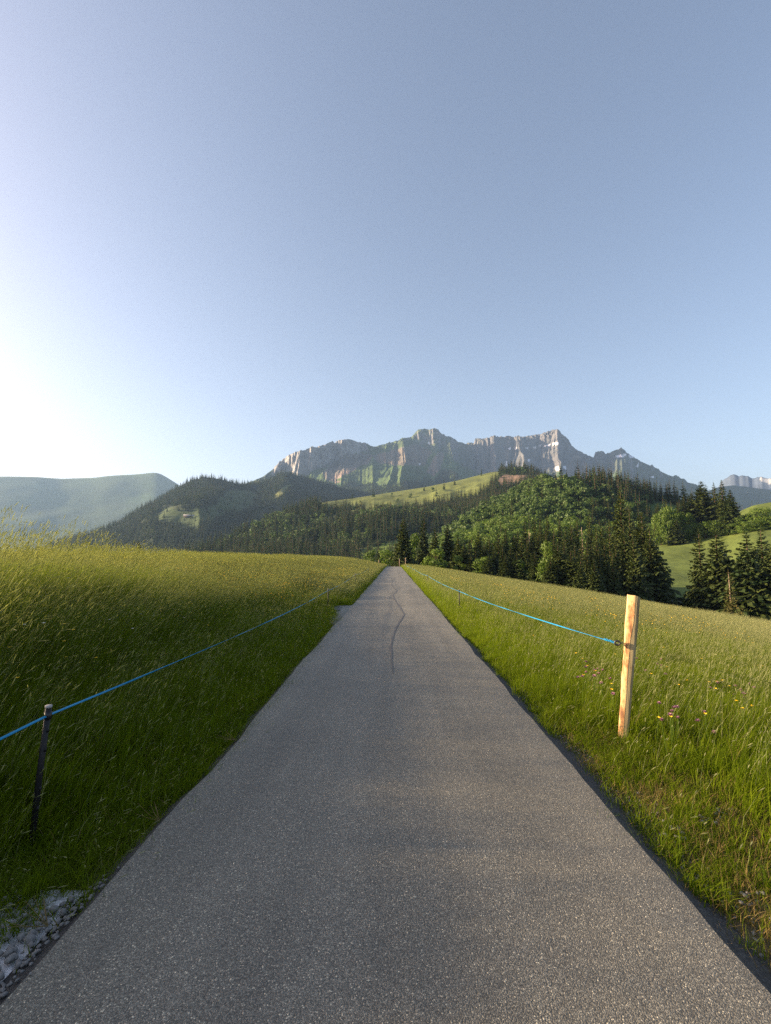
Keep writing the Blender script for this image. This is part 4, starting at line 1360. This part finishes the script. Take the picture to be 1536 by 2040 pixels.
def mid_trees(pts, meshes, name, href, hmin, hmax, label, group, wmin=0.9, wmax=1.25):
    for q in pts:
        o = bpy.data.objects.new(name, random.choice(meshes))
        COL.objects.link(o)
        s = random.uniform(hmin, hmax) / href
        w_ = s * random.uniform(wmin, wmax)
        o.location = (q[0], q[1], q[2] - 0.4)
        o.scale = (w_, w_, s)
        o.rotation_euler = (0, 0, random.uniform(0, 6.28))
        tag(o, label, 'tree', group)


def nearest(p, n_):
    o_ = np.argsort(np.hypot(p[:, 0], p[:, 1]))
    return p[o_[:n_]], p[o_[n_:]]


# the largest 300 of each kind stand as objects of their own
b1, b_rest = nearest(kb, 265)
b1a, _ = proj(b1)
for lo, hi, where in ((-999, 960, 'on the low left end of the knoll'), (960, 1060, 'on the left flank of the knoll below the earth scar'), (1060, 1170, 'in the middle of the knoll below its grassy top'), (1170, 9999, 'on the right flank of the knoll among spruces')):
    mid_trees(b1[(b1a >= lo) & (b1a < hi)], MIDB, 'broadleaf_tree', HB, 7, 12, 'light green leafy tree ' + where, 'leafy trees on the knoll', 0.95, 1.35)
s1, s_rest = nearest(ks, 150)
s1a, s1b = proj(s1)
for lo, hi, where in ((-999, 1170, 'standing singly among the leafy trees of the knoll'), (1170, 1290, 'on the crest of the knoll just right of its grassy top'), (1290, 9999, 'on the long right shoulder of the knoll')):
    mid_trees(s1[(s1a >= lo) & (s1a < hi)], MIDS, 'spruce_tree', HS, 9, 17, 'dark spruce ' + where, 'spruces on the knoll')
c1 = [(1012, 938), (1022, 937), (1130, 955), (1148, 952), (1175, 950), (985, 942)]
s2, s_rest2 = nearest(ps, 75)
mid_trees(s2, MIDS, 'spruce_tree', HS, 12, 22, 'dark spruce low on the forested slope beyond the lane', 'spruces on the forested slope')
far_wood('slope_forest', np.concatenate([s_rest, s_rest2]), 12, 23, HS, FARS, 5, 'dark spruce forest covering the middle slope')
far_wood('slope_thicket', np.concatenate([pb, b_rest]), 6, 12, HB, FARB, 4, 'lighter leafy trees scattered through the middle slope and the knoll')

lv = sample_layer('knoll', 20000); la, lb = proj(lv)
for qx, qy, h, lab in ((1147, 953, 10, 'single small spruce on the bare grassy top of the knoll'), (1108, 955, 6, 'tiny spruce at the left of the grassy knoll top'), (1130, 950, 7, 'small spruce left of the single spruce on the knoll top'), (1196, 958, 16, 'taller dark spruce at the right end of the grassy knoll top')):
    q = lv[np.argmin((la - qx) ** 2 + (lb - qy) ** 2)]
    mid_trees([q], MIDS[:1], 'spruce_tree', HS, h, h + 0.5, lab, 'spruces on the knoll')

# ------------------------------------------------------------------ hut on the left hill
lv = sample_layer('hill_left', 30000); la, lb = proj(lv)
q = lv[np.argmin((la - 375) ** 2 + (lb - 1030) ** 2)]
hut = empty('alpine_hut', (q[0], q[1], q[2] - 0.5), 0.25)
mb = MB(); mb.box((0, 0, 1.8), (22, 8, 3.6)); link('wall', mb.mesh('wall', [plain('weathered_boards', (0.17, 0.12, 0.09), 0.9)]), hut)
mb = MB(); mb.add([(-12, -5.5, 3.2), (12, -5.5, 3.2), (12, 0, 6.0), (-12, 0, 6.0), (12, 5.5, 3.2), (-12, 5.5, 3.2), (-12, -5.5, 3.0), (12, -5.5, 3.0), (12, 5.5, 3.0), (-12, 5.5, 3.0)], [(0, 3, 5), (1, 4, 2)], [(0, 1, 2, 3), (3, 2, 4, 5), (6, 7, 1, 0), (5, 4, 8, 9), (9, 8, 7, 6)])
link('roof', mb.mesh('roof', [plain('tin_roof', (0.42, 0.38, 0.36), 0.5)]), hut)
tag(hut, 'tiny long hut with a pale roof in the pasture of the left hill', 'hut')

# ------------------------------------------------------------------ fences
def post(x, y, top, label, r=0.017, tilt=0.0, parts=True):
    z = float(G(x, y))
    e = empty('fence_post', (x, y, z))
    h = top - z
    mb = MB()
    mb.tube([(0, 0, -0.15), (tilt * h * 0.5, 0, h * 0.5), (tilt * h, 0, h - 0.012)], [r, r, r], 10)
    for q in np.arange(0.12, 0.95, 0.14):
        zc = h * q
        mb.box((tilt * zc + r * 0.9, -0.004, zc), (0.012, 0.012, 0.022))
    link('shaft', mb.mesh('shaft', [M_POST], False), e)
    mb = MB()
    mb.tube([(tilt * h, 0, h - 0.012), (tilt * h, 0, h)], [r * 1.12, r * 1.08], 12)
    link('cap', mb.mesh('cap', [M_POSTCAP]), e)
    mb = MB()
    mb.tube([(tilt * h, 0, h - 0.075), (tilt * h, 0, h - 0.035)], [r * 1.16, r * 1.16], 10)
    link('clip', mb.mesh('clip', [M_BLACK]), e)
    tag(e, label, 'fence post', 'slim dark fence posts')
    return np.array([x + tilt * h, y, top - 0.055])


LG = [post(-1.80, -6.5, 0.70, 'dark plastic fence post behind the viewpoint on the left verge')]
base = ground_hit(60, 1685)
LG.append(post(base[0], base[1], at(85, 1404, math.hypot(base[0], base[1]))[2], 'dark plastic fence post with a pale top in the left foreground', 0.0165, 0.07))
LG.append(post(-1.94, 14.25, 0.60, 'thin dark fence post standing beside the asphalt apron on the left', 0.014))
LG.append(post(-1.98, 24.8, 0.72, 'thin fence post in the grass beyond the asphalt apron', 0.014))
LG.append(post(-2.0, 38, 0.70, 'farthest thin fence post on the left of the lane', 0.014))

wb = ground_hit(1240, 1478)
RP = []
for x, y, top, lab in ((1.94, 14.3, 0.58, 'thin dark fence post in the right meadow, nearest after the wooden post'), (1.94, 27.5, 0.56, 'second thin fence post up the right side of the lane'), (1.95, 43.5, 0.50, 'third thin fence post up the right side of the lane'),
                       (1.95, 57, 0.50, 'fourth thin fence post up the right side of the lane'), (1.95, 73, 0.50, 'farthest thin fence post on the right near the crest')):
    RP.append(post(x, y, top, lab, 0.013))


def rope(pts, sag, label, wid, twist, name='fence_tape'):
    """a flat plastic tape hanging from post to post, twisting as it goes"""
    C = []
    for a_, b_ in zip(pts[:-1], pts[1:]):
        n_ = 60
        t_ = np.linspace(0, 1, n_, endpoint=False)[:, None]
        c = a_ * (1 - t_) + b_ * t_
        c[:, 2] -= sag * np.linalg.norm(b_ - a_) * 4 * (t_ * (1 - t_))[:, 0]
        C.append(c)
    C.append(pts[-1][None, :])
    C = np.concatenate(C)
    s = np.concatenate([[0], np.cumsum(np.linalg.norm(np.diff(C, axis=0), axis=1))])
    tan = np.gradient(C, axis=0); tan /= np.linalg.norm(tan, axis=1)[:, None]
    up = np.array([0, 0, 1.0]); sd = np.cross(tan, up); sd /= np.linalg.norm(sd, axis=1)[:, None]
    u2 = np.cross(sd, tan)
    ang = 0.35 + 0.9 * np.sin(s * twist + 0.6) + 0.4 * np.sin(s * twist * 2.3)
    wv = u2 * np.cos(ang)[:, None] + sd * np.sin(ang)[:, None]
    nv_ = np.cross(tan, wv)
    h = wid / 2; th = 0.0012
    A = np.stack([C - wv * h - nv_ * th, C + wv * h - nv_ * th, C + wv * h + nv_ * th, C - wv * h + nv_ * th], 1)
    n_ = len(C)
    q = []
    for i in range(n_ - 1):
        for k in range(4):
            k2 = (k + 1) % 4
            q.append((i * 4 + k, i * 4 + k2, (i + 1) * 4 + k2, (i + 1) * 4 + k))
    o = link(name, mesh(name, A.reshape(-1, 3), np.array(q), [M_BLUE]))
    return tag(o, label, 'fence tape')


rope(LG, 0.006, 'bright blue fence tape strung along the left side of the lane', 0.0125, 1.1)

# wooden post: split half-round timber, bark side to the left
wh = at(1260, 1188, math.hypot(wb[0], wb[1]))[2] - wb[2]
wp = empty('wooden_post', (wb[0], wb[1], wb[2]))
tx = (1260 - 1240 + 14) / F * wb[1] / wh


def wood_mat():
    m, t, b, o = newmat('fresh_sawn_wood')
    tc = N(t, 'ShaderNodeTexCoord')
    mp = N(t, 'ShaderNodeMapping'); mp.inputs['Scale'].default_value = (60, 60, 2.2)
    t.links.new(tc.outputs['Object'], mp.inputs['Vector'])
    f = noise(t, 1.0, 5, 0.6, mp.outputs[0])
    c = ramp(t, f, [(0.3, (0.24, 0.175, 0.085)), (0.55, (0.35, 0.275, 0.14)), (0.75, (0.41, 0.335, 0.19))])
    k = noise(t, 9, 3, 0.6, tc.outputs['Object'])
    c = mixc(t, ramp(t, k, [(0.62, (0, 0, 0)), (0.75, (1, 1, 1))]), c, (0.22, 0.14, 0.08))
    t.links.new(c, b.inputs['Base Color'])
    b.inputs['Roughness'].default_value = 0.8
    bump(t, b, f, 0.5, 0.004)
    return m


def bark_mat():
    m, t, b, o = newmat('peeled_bark')
    tc = N(t, 'ShaderNodeTexCoord')
    mp = N(t, 'ShaderNodeMapping'); mp.inputs['Scale'].default_value = (22, 22, 5.5)
    t.links.new(tc.outputs['Object'], mp.inputs['Vector'])
    f = noise(t, 1.0, 5, 0.65, mp.outputs[0])
    c = ramp(t, f, [(0.36, (0.16, 0.070, 0.028)), (0.46, (0.35, 0.175, 0.065)), (0.54, (0.50, 0.345, 0.155)), (0.68, (0.54, 0.415, 0.21))])
    t.links.new(c, b.inputs['Base Color'])
    b.inputs['Roughness'].default_value = 0.8
    bump(t, b, f, 0.8, 0.008)
    return m


M_WOOD, M_PEEL = wood_mat(), bark_mat()
nz_ = 60
zs = np.linspace(-0.3, wh, nz_)
tt_ = np.clip(zs / wh, 0, 1)
# plan of the post: sawn face towards the road user (facing -y, a little to the right), rounded bark side at left
HW = 0.050
rot = R(-16)
ring_face, ring_bark = [], []
for z_, t_ in zip(zs, tt_):
    cx_ = tx * z_
    w_ = HW * (0.80 + 0.24 * t_) * (1 + 0.05 * fbm(z_ * 4, 0.0, 601, 3))
    jb = 0.007 * fbm(z_ * 9, 0.3, 602, 3)
    split = -0.10 + 0.10 * fbm(z_ * 3.2, 0.7, 603, 3) + 0.55 * sst(0.66, 0.86, t_) * (0.6 + 0.4 * fbm(z_ * 6, 0.1, 605, 2))    # where the bark stops on the front
    fx = [w_ * split, w_ * 0.5, w_ * 1.0, w_ * 0.98]
    fy = [-w_ * 0.72, -w_ * 0.72, -w_ * 0.66, w_ * 0.5]
    bxs = [w_ * 0.98, w_ * 0.3, -w_ * 0.45, -w_ * 0.92 + jb, -w_ * 1.0 + jb, -w_ * 0.80 + jb, w_ * split]
    bys = [w_ * 0.5, w_ * 0.85, w_ * 0.72, w_ * 0.25, -w_ * 0.25, -w_ * 0.62, -w_ * 0.75]
    cr, sr = math.cos(rot), math.sin(rot)
    ring_face.append([(cx_ + a_ * cr - b_ * sr, a_ * sr + b_ * cr, z_) for a_, b_ in zip(fx, fy)])
    ring_bark.append([(cx_ + a_ * cr - b_ * sr, a_ * sr + b_ * cr, z_) for a_, b_ in zip(bxs, bys)])
A = np.array(ring_face); Bk = np.array(ring_bark)
A[-1, :, 2] += np.array([0.006, 0.0, -0.012, -0.012]); Bk[-1, :, 2] += np.array([-0.012, -0.004, 0.004, 0.012, 0.012, 0.010, 0.006])
link('sawn_face', mesh('sawn_face', A.reshape(-1, 3), grid_faces(nz_, 4), [M_WOOD]), wp)
link('bark_side', mesh('bark_side', Bk.reshape(-1, 3), grid_faces(nz_, 7), [M_PEEL], None, True), wp)
top_ring = np.concatenate([A[-1][:-1], Bk[-1][:-1]])
ctr = top_ring.mean(0)
Vt = np.concatenate([top_ring, ctr[None, :]])
nt_ = len(top_ring)
link('cut_end', mesh('cut_end', Vt, np.array([(k, (k + 1) % nt_, nt_) for k in range(nt_)]), [M_WOOD]), wp)
tag(wp, 'split wooden fence post with orange bark side and tan sawn face', 'wooden post')

# ring insulator screwed into the left side of the post
ins = at(1230, 1281, math.hypot(wb[0], wb[1]) - 0.03)
ie = empty('ring_insulator', tuple(ins))
mb = MB()
an = np.linspace(0, 2 * math.pi, 25)
mb.tube(np.stack([0.018 * np.cos(an), -0.008 * np.cos(an), 0.018 * np.sin(an)], 1), np.full(25, 0.0085), 8, 0, False)
link('ring', mb.mesh('ring', [M_BLACK], True), ie)
mb = MB(); tgt = np.array([wb[0] + tx * (ins[2] - wb[2]) - 0.045, wb[1], ins[2] - 0.004]) - ins
mb.tube([(0.022, -0.008, 0), tgt], [0.004, 0.004], 6); link('screw', mb.mesh('screw', [M_STEEL]), ie)
tag(ie, 'black ring insulator screwed to the left side of the wooden post', 'insulator')
rp0 = ins + np.array([-0.016, 0.012, 0.002])
rt = rope([rp0] + RP, 0.004, 'blue fence tape running from the wooden post up the right side', 0.012, 1.3)
mb = MB()
for k in range(7):                       # the knot of the tape at the ring
    a_ = random.uniform(0, 6.28)
    c0 = rp0 + (RP[0] - rp0) / np.linalg.norm(RP[0] - rp0) * (0.012 + 0.03 * k)
    p3 = [c0 + 0.008 * np.array([math.cos(q), 0.5 * math.sin(q + k), math.sin(q)]) for q in np.linspace(a_, a_ + 5.2, 8)]
    mb.tube(p3, np.full(8, 0.0045), 5)
link('knot', mb.mesh('knot', [M_BLUE], True), rt)

# short posts where the lane ends
for px_t, tp, dep, lab in ((796, 1113, 106, 'short pale post beside the lane end, left of its twin'), (808, 1111, 108, 'short pale post standing right of its twin at the lane end'), (755, 1115, 104, 'short pale post in the grass left of the lane end')):
    d = D(px_t, 1112); s = dep / d[1]; x, y = d[0] * s, dep; z = float(G(x, y))
    e = empty('wooden_stake', (x, y, z))
    mb = MB(); h = max(1.0, at(px_t, tp, math.hypot(x, y))[2] - z)
    mb.tube([(0, 0, -0.2), (0, 0, h * 0.96), (0, 0, h)], [0.09, 0.085, 0.05], 7)
    link('shaft', mb.mesh('shaft', [M_PALE_BARK], True), e)
    tag(e, lab, 'stake')

# drain grate in the apron
ge = empty('drain_grate', (-1.78, 14.4, 0.012), 0.06)
mb = MB()
for s_ in (-1, 1):
    mb.box((0, s_ * 0.62, 0.004), (0.36, 0.04, 0.03)); mb.box((s_ * 0.17, 0, 0.004), (0.035, 1.2, 0.03))
link('frame', mb.mesh('frame', [M_STEEL]), ge)
me_bar = None
for k in range(13):
    if me_bar is None:
        mb = MB(); mb.box((0, 0, 0), (0.31, 0.028, 0.024)); me_bar = mb.mesh('bar', [M_STEEL])
    link('bar', me_bar, ge, (0, -0.54 + 0.09 * k, 0.006))
mb = MB(); mb.box((0, 0, -0.012), (0.33, 1.18, 0.004)); link('pit_shade', mb.mesh('pit_shade', [M_BLACK]), ge)  # flat black sheet painted in for the shade below the bars
tag(ge, 'metal drain grate lying in the asphalt apron by the left post', 'drain grate')

# ------------------------------------------------------------------ stones
def stone_mesh(seed):
    g = np.random.default_rng(seed)
    V = []
    for lat in (-0.75, 0.0, 0.75):
        for k in range(6):
            a_ = 6.283 * (k + 0.5 * (lat == 0)) / 6
            rr_ = math.sqrt(1 - lat * lat) * g.uniform(0.75, 1.2)
            V.append((rr_ * math.cos(a_), rr_ * math.sin(a_) * 0.8, lat * 0.75))
    V += [(0.1, 0, -0.75), (0, 0.1, 0.72)]
    q = [(r_ * 6 + k, r_ * 6 + (k + 1) % 6, (r_ + 1) * 6 + (k + 1) % 6, (r_ + 1) * 6 + k) for r_ in range(2) for k in range(6)]
    t = [(18, (k + 1) % 6, k) for k in range(6)] + [(19, 12 + k, 12 + (k + 1) % 6) for k in range(6)]
    return mesh('stone', V, [t, q], [M_STONE])


STN = [stone_mesh(700 + k) for k in range(8)]
gxs = np.linspace(-3.3, -1.47, 24); gys = np.linspace(0.2, 2.42, 26)
X, Y = np.meshgrid(gxs, gys)
gb = mesh('gravel_bed', np.stack([X.ravel(), Y.ravel(), (G(X, Y) + 0.004).ravel()], 1), grid_faces(26, 24), [plain('grey_grit', (0.05, 0.05, 0.052), 0.95, 0.1, 0.5, 80)])
gbo = tag(link('gravel_bed', gb), 'bed of grey stones at the left edge of the lane', None, None, 'structure')


def stone(x, y, s, par, zoff=0.0):
    o = bpy.data.objects.new('stone', random.choice(STN))
    COL.objects.link(o); o.parent = par
    o.location = (x, y, float(G(x, y)) + 0.012 + s * 0.45 + zoff)
    o.scale = (s * random.uniform(0.8, 1.3), s * random.uniform(0.8, 1.2), s * random.uniform(0.7, 1.0))
    o.rotation_euler = (random.uniform(-.5, .5), random.uniform(-.5, .5), random.uniform(0, 6.28))


x, y = jgrid(-2.3, -1.46, 1.5, 2.36, 0.046)
o_ = np.argsort(np.hypot(x - (-1.6), y - 1.85))[:285]
for q in o_:
    stone(x[q], y[q], random.choice((0.009, 0.011, 0.014, 0.017, 0.022)), gbo)
SC_ = bpy.data.collections.new('gravel_stone')
for k, m_ in enumerate(STN): SC_.objects.link(src('gravel_stone_%d' % k, m_))
x2, y2 = jgrid(-3.25, -1.46, 0.3, 2.2, 0.042)
z2 = G(x2, y2) + 0.014
s2 = rng.uniform(0.006, 0.017, len(x2))
scatter('gravel', np.stack([x2, y2, z2 + s2 * 0.3], 1), rng.uniform(-1, 1, (len(x2), 3)) * np.array([0.4, 0.4, 3.1]), np.stack([s2, s2, s2 * 0.8], 1), rng.integers(0, 8, len(x2)), SC_, 'small grey gravel between the larger stones at lower left')
# stones spilt over the broken shoulder
x2 = -1.46 + np.abs(rng.normal(0, 0.045, 260)); y2 = rng.uniform(1.2, 2.5, 260)
s2 = rng.uniform(0.005, 0.013, 260)
z2 = -0.088 * np.clip((-x2 - 1.33) / 0.14, 0, 1) ** 0.8 + s2 * 0.4 + 0.003
scatter('spilt_gravel', np.stack([x2, y2, z2], 1), rng.uniform(-1, 1, (260, 3)) * np.array([0.4, 0.4, 3.1]), np.stack([s2, s2, s2 * 0.8], 1), rng.integers(0, 8, 260), SC_, 'loose gravel spilt over the broken left edge of the asphalt')
# grit and pale pebbles on the right verge
x2, y2 = jgrid(1.43, 2.3, 0.8, 12.0, 0.034)
wv_ = sst(1.80, 1.50, x2) * 0.9 + 0.5 * (fbm(x2 * 3, y2 * 3, 720, 3) > 0.25) * sst(3.8, 2.6, y2)
k = rng.uniform(0, 1, len(x2)) < wv_
x2, y2 = x2[k], y2[k]
s2 = rng.uniform(0.004, 0.013, len(x2)); z2 = G(x2, y2)
scatter('verge_gravel', np.stack([x2, y2, z2 + s2 * 0.4], 1), rng.uniform(-1, 1, (len(x2), 3)) * np.array([0.4, 0.4, 3.1]), np.stack([s2, s2, s2 * 0.8], 1), rng.integers(0, 8, len(x2)), SC_, 'fine pale gravel along the right edge of the lane')
for cx_, cy_, n_ in ((1430, 1640, 22), (1345, 1668, 12), (1490, 1800, 8)):
    for _ in range(n_):
        h_ = ground_hit(cx_ + random.gauss(0, 18), cy_ + random.gauss(0, 9))
        stone(h_[0], h_[1], random.uniform(0.008, 0.017), ground, 0.01)

# ------------------------------------------------------------------ flowers
def clover():
    st, bl = MB(), MB()
    st.tube([(0, 0, 0), (0.01, 0, 0.5), (0.0, 0.01, 0.98)], [0.006, 0.005, 0.004], 4)
    g = np.random.default_rng(5)
    for k in range(60):
        d = g.normal(0, 1, 3); d[2] = abs(d[2]) * 0.9 + 0.1; d /= np.linalg.norm(d)
        c = np.array([0, 0, 0.99]); t_ = np.cross(d, [0.3, 0.2, 0.9]); t_ /= np.linalg.norm(t_)
        bl.add([c + t_ * 0.008, c - t_ * 0.008, c + d * 0.046], [(0, 1, 2)])
    return st.mesh('stem', [M_STEM]), bl.mesh('blossom', [M_PINK])


def cup(mat):
    st, bl = MB(), MB()
    st.tube([(0, 0, 0), (0.01, 0, 0.5), (0.0, 0.01, 0.98)], [0.004, 0.003, 0.003], 4)
    for k in range(5):
        a_ = 6.283 * k / 5
        d = np.array([math.cos(a_), math.sin(a_), 0.55]); s_ = np.array([-math.sin(a_), math.cos(a_), 0])
        c = np.array([0, 0.01, 0.985])
        bl.add([c, c + d * 0.016 + s_ * 0.012, c + d * 0.026, c + d * 0.016 - s_ * 0.012], None, [(0, 1, 2, 3)])
    return st.mesh('stem', [M_STEM]), bl.mesh('blossom', [mat])


CL, BC, WH = clover(), cup(M_YELLOW), cup(M_WHITE)


def flower(name, ms, x, y, h, label, group, head=1.0):
    if abs(x) < 1.85: return
    e = empty(name, (x, y, float(G(x, y)) - 0.01), random.uniform(0, 6.28))
    e.scale = (head, head, h)
    link('stem', ms[0], e); b_ = link('blossom', ms[1], e)
    b_.scale = (1, 1, head / h); b_.location = (0, 0, 0.985 * (1 - head / h))
    e.rotation_euler = (random.uniform(-.12, .12), random.uniform(-.12, .12), random.uniform(0, 6.28))
    tag(e, label, 'flower', group)


for cx_, cy_, sx__, sy__, n_, lab in ((1195, 1385, 25, 18, 9, 'pink clover blossom in the grass just left of the wooden post'), (1300, 1345, 30, 10, 7, 'pink clover blossom in the grass just right of the wooden post'), (1480, 1400, 40, 14, 14, 'pink clover blossom in the grass towards the right edge'),
                                      (1360, 1480, 40, 14, 10, 'pink clover blossom low in the grass at the foot of the wooden post'), (1140, 1362, 25, 8, 6, 'pink clover blossom in the grass near the lane edge')):
    for _ in range(n_):
        h_ = ground_hit(cx_ + random.gauss(0, sx__), cy_ + 40 + random.gauss(0, sy__))
        flower('clover_flower', CL, h_[0], h_[1], random.uniform(0.30, 0.44), lab, 'pink clover flowers', 0.52)
for _ in range(60):
    h_ = ground_hit(random.uniform(1050, 1536), random.uniform(1270, 1560))
    flower('buttercup', BC, h_[0], h_[1], random.uniform(0.34, 0.5), 'yellow buttercup standing in the right meadow', 'yellow buttercups of the right meadow', 0.62)
for _ in range(22):
    h_ = ground_hit(random.uniform(0, 420), random.uniform(1230, 1500))
    flower('buttercup', BC, h_[0], h_[1], random.uniform(0.5, 0.7), 'yellow buttercup standing in the shaded left bank', 'yellow buttercups of the left bank', 0.6)
for _ in range(14):
    h_ = ground_hit(random.uniform(0, 380), random.uniform(1190, 1400))
    flower('daisy', WH, h_[0], h_[1], random.uniform(0.55, 0.75), 'small white daisy in the shaded left bank', 'white daisies of the left bank', 0.62)
FC = bpy.data.collections.new('far_flower')


def flower_patch(k):
    mb = MB()
    for _ in range(26):
        x_, y_ = rng.uniform(-0.8, 0.8, 2); z_ = rng.uniform(0.45, 0.72); s_ = rng.uniform(0.010, 0.018)
        V = np.array([(s_, 0, 0), (0, s_, 0.004), (-s_, 0, 0), (0, -s_, 0.004), (0, 0, -s_)]) + np.array([x_, y_, z_])
        mb.add(V, [(0, 4, 1), (1, 4, 2), (2, 4, 3), (3, 4, 0)], [(0, 1, 2, 3)])
        mb.tube([(x_, y_, 0.1), (x_, y_, z_ - s_)], [0.002, 0.002], 3, 1, False)
    return mb.mesh('far_flower', [M_YELLOW, M_STEM])


for k in range(4): FC.objects.link(src('far_flower_%d' % k, flower_patch(k)))
x, y = jgrid(-14, -2.8, 12, 46, 0.9)
k = rng.uniform(0, 1, len(x)) < 0.35 + 0.6 * (fbm(x * 0.12, y * 0.12, 740, 3) > 0.0)
x1, y1 = x[k], y[k]
x, y = jgrid(3, 26, 5, 50, 1.1)
k = rng.uniform(0, 1, len(x)) < 0.05 + 0.14 * (fbm(x * 0.12, y * 0.12, 741, 3) > 0.1)
px_, rx_, sx_ = place(np.concatenate([x1, x[k]]), np.concatenate([y1, y[k]]), 1.05)
scatter('meadow_flowers', px_, rx_, sx_, rng.integers(0, 4, len(px_)), FC, 'countless tiny yellow flowers scattered through the meadow')

# a dead twig in the right verge and dry stalks lying on the lane edge
tw = ground_hit(1075, 1352)
mb = MB(); mb.tube([(-0.09, 0, 0.13), (0, 0.02, 0.15), (0.10, 0.01, 0.14), (0.17, 0.0, 0.17)], [0.004, 0.004, 0.003, 0.002], 5)
tag(link('twig', mb.mesh('twig', [M_BARK]), None, tuple(tw)), 'dead brown twig caught in the right verge grass', 'twig')
for px_t, py_t, lab in ((318, 1640, 'pale dry stalks lying across the left edge of the lane'), (470, 1478, 'dry straw tuft at the left lane edge beside the dark soil'), (95, 1852, 'short yellow straw on the broken asphalt beside the gravel')):
    d = D(px_t, py_t); s = -CAMZ / d[2]
    mb = MB()
    for _ in range(7):
        a_ = random.uniform(2.2, 3.6); L = random.uniform(0.07, 0.19)
        mb.tube([(0, 0, 0.012), (L * 0.5 * math.cos(a_), L * 0.5 * math.sin(a_), 0.03), (L * math.cos(a_), L * math.sin(a_), 0.035 + random.uniform(0, .04))], [0.0016, 0.0014, 0.0006], 4)
    tag(link('straw', mb.mesh('straw', [M_DRY]), None, (d[0] * s, d[1] * s, 0.0)), lab, 'straw')

# ------------------------------------------------------------------ haze
hm = bpy.data.materials.new('valley_haze'); hm.use_nodes = True
t = hm.node_tree; t.nodes.clear()
vo = t.nodes.new('ShaderNodeVolumePrincipled'); ou = t.nodes.new('ShaderNodeOutputMaterial')
vo.inputs['Color'].default_value = HAZE_COLOR
vo.inputs['Density'].default_value = HAZE_DENSITY
vo.inputs['Anisotropy'].default_value = HAZE_ANISO
t.links.new(vo.outputs[0], ou.inputs['Volume'])
top_z = 1300.0
S = 9300.0
mb = MB(); mb.box((0, 0, (top_z - 331) / 2), (2 * S, 2 * S, top_z + 331))
tag(link('haze', mb.mesh('haze', [hm])), 'thin blue morning haze filling the valley air', None, None, 'stuff')
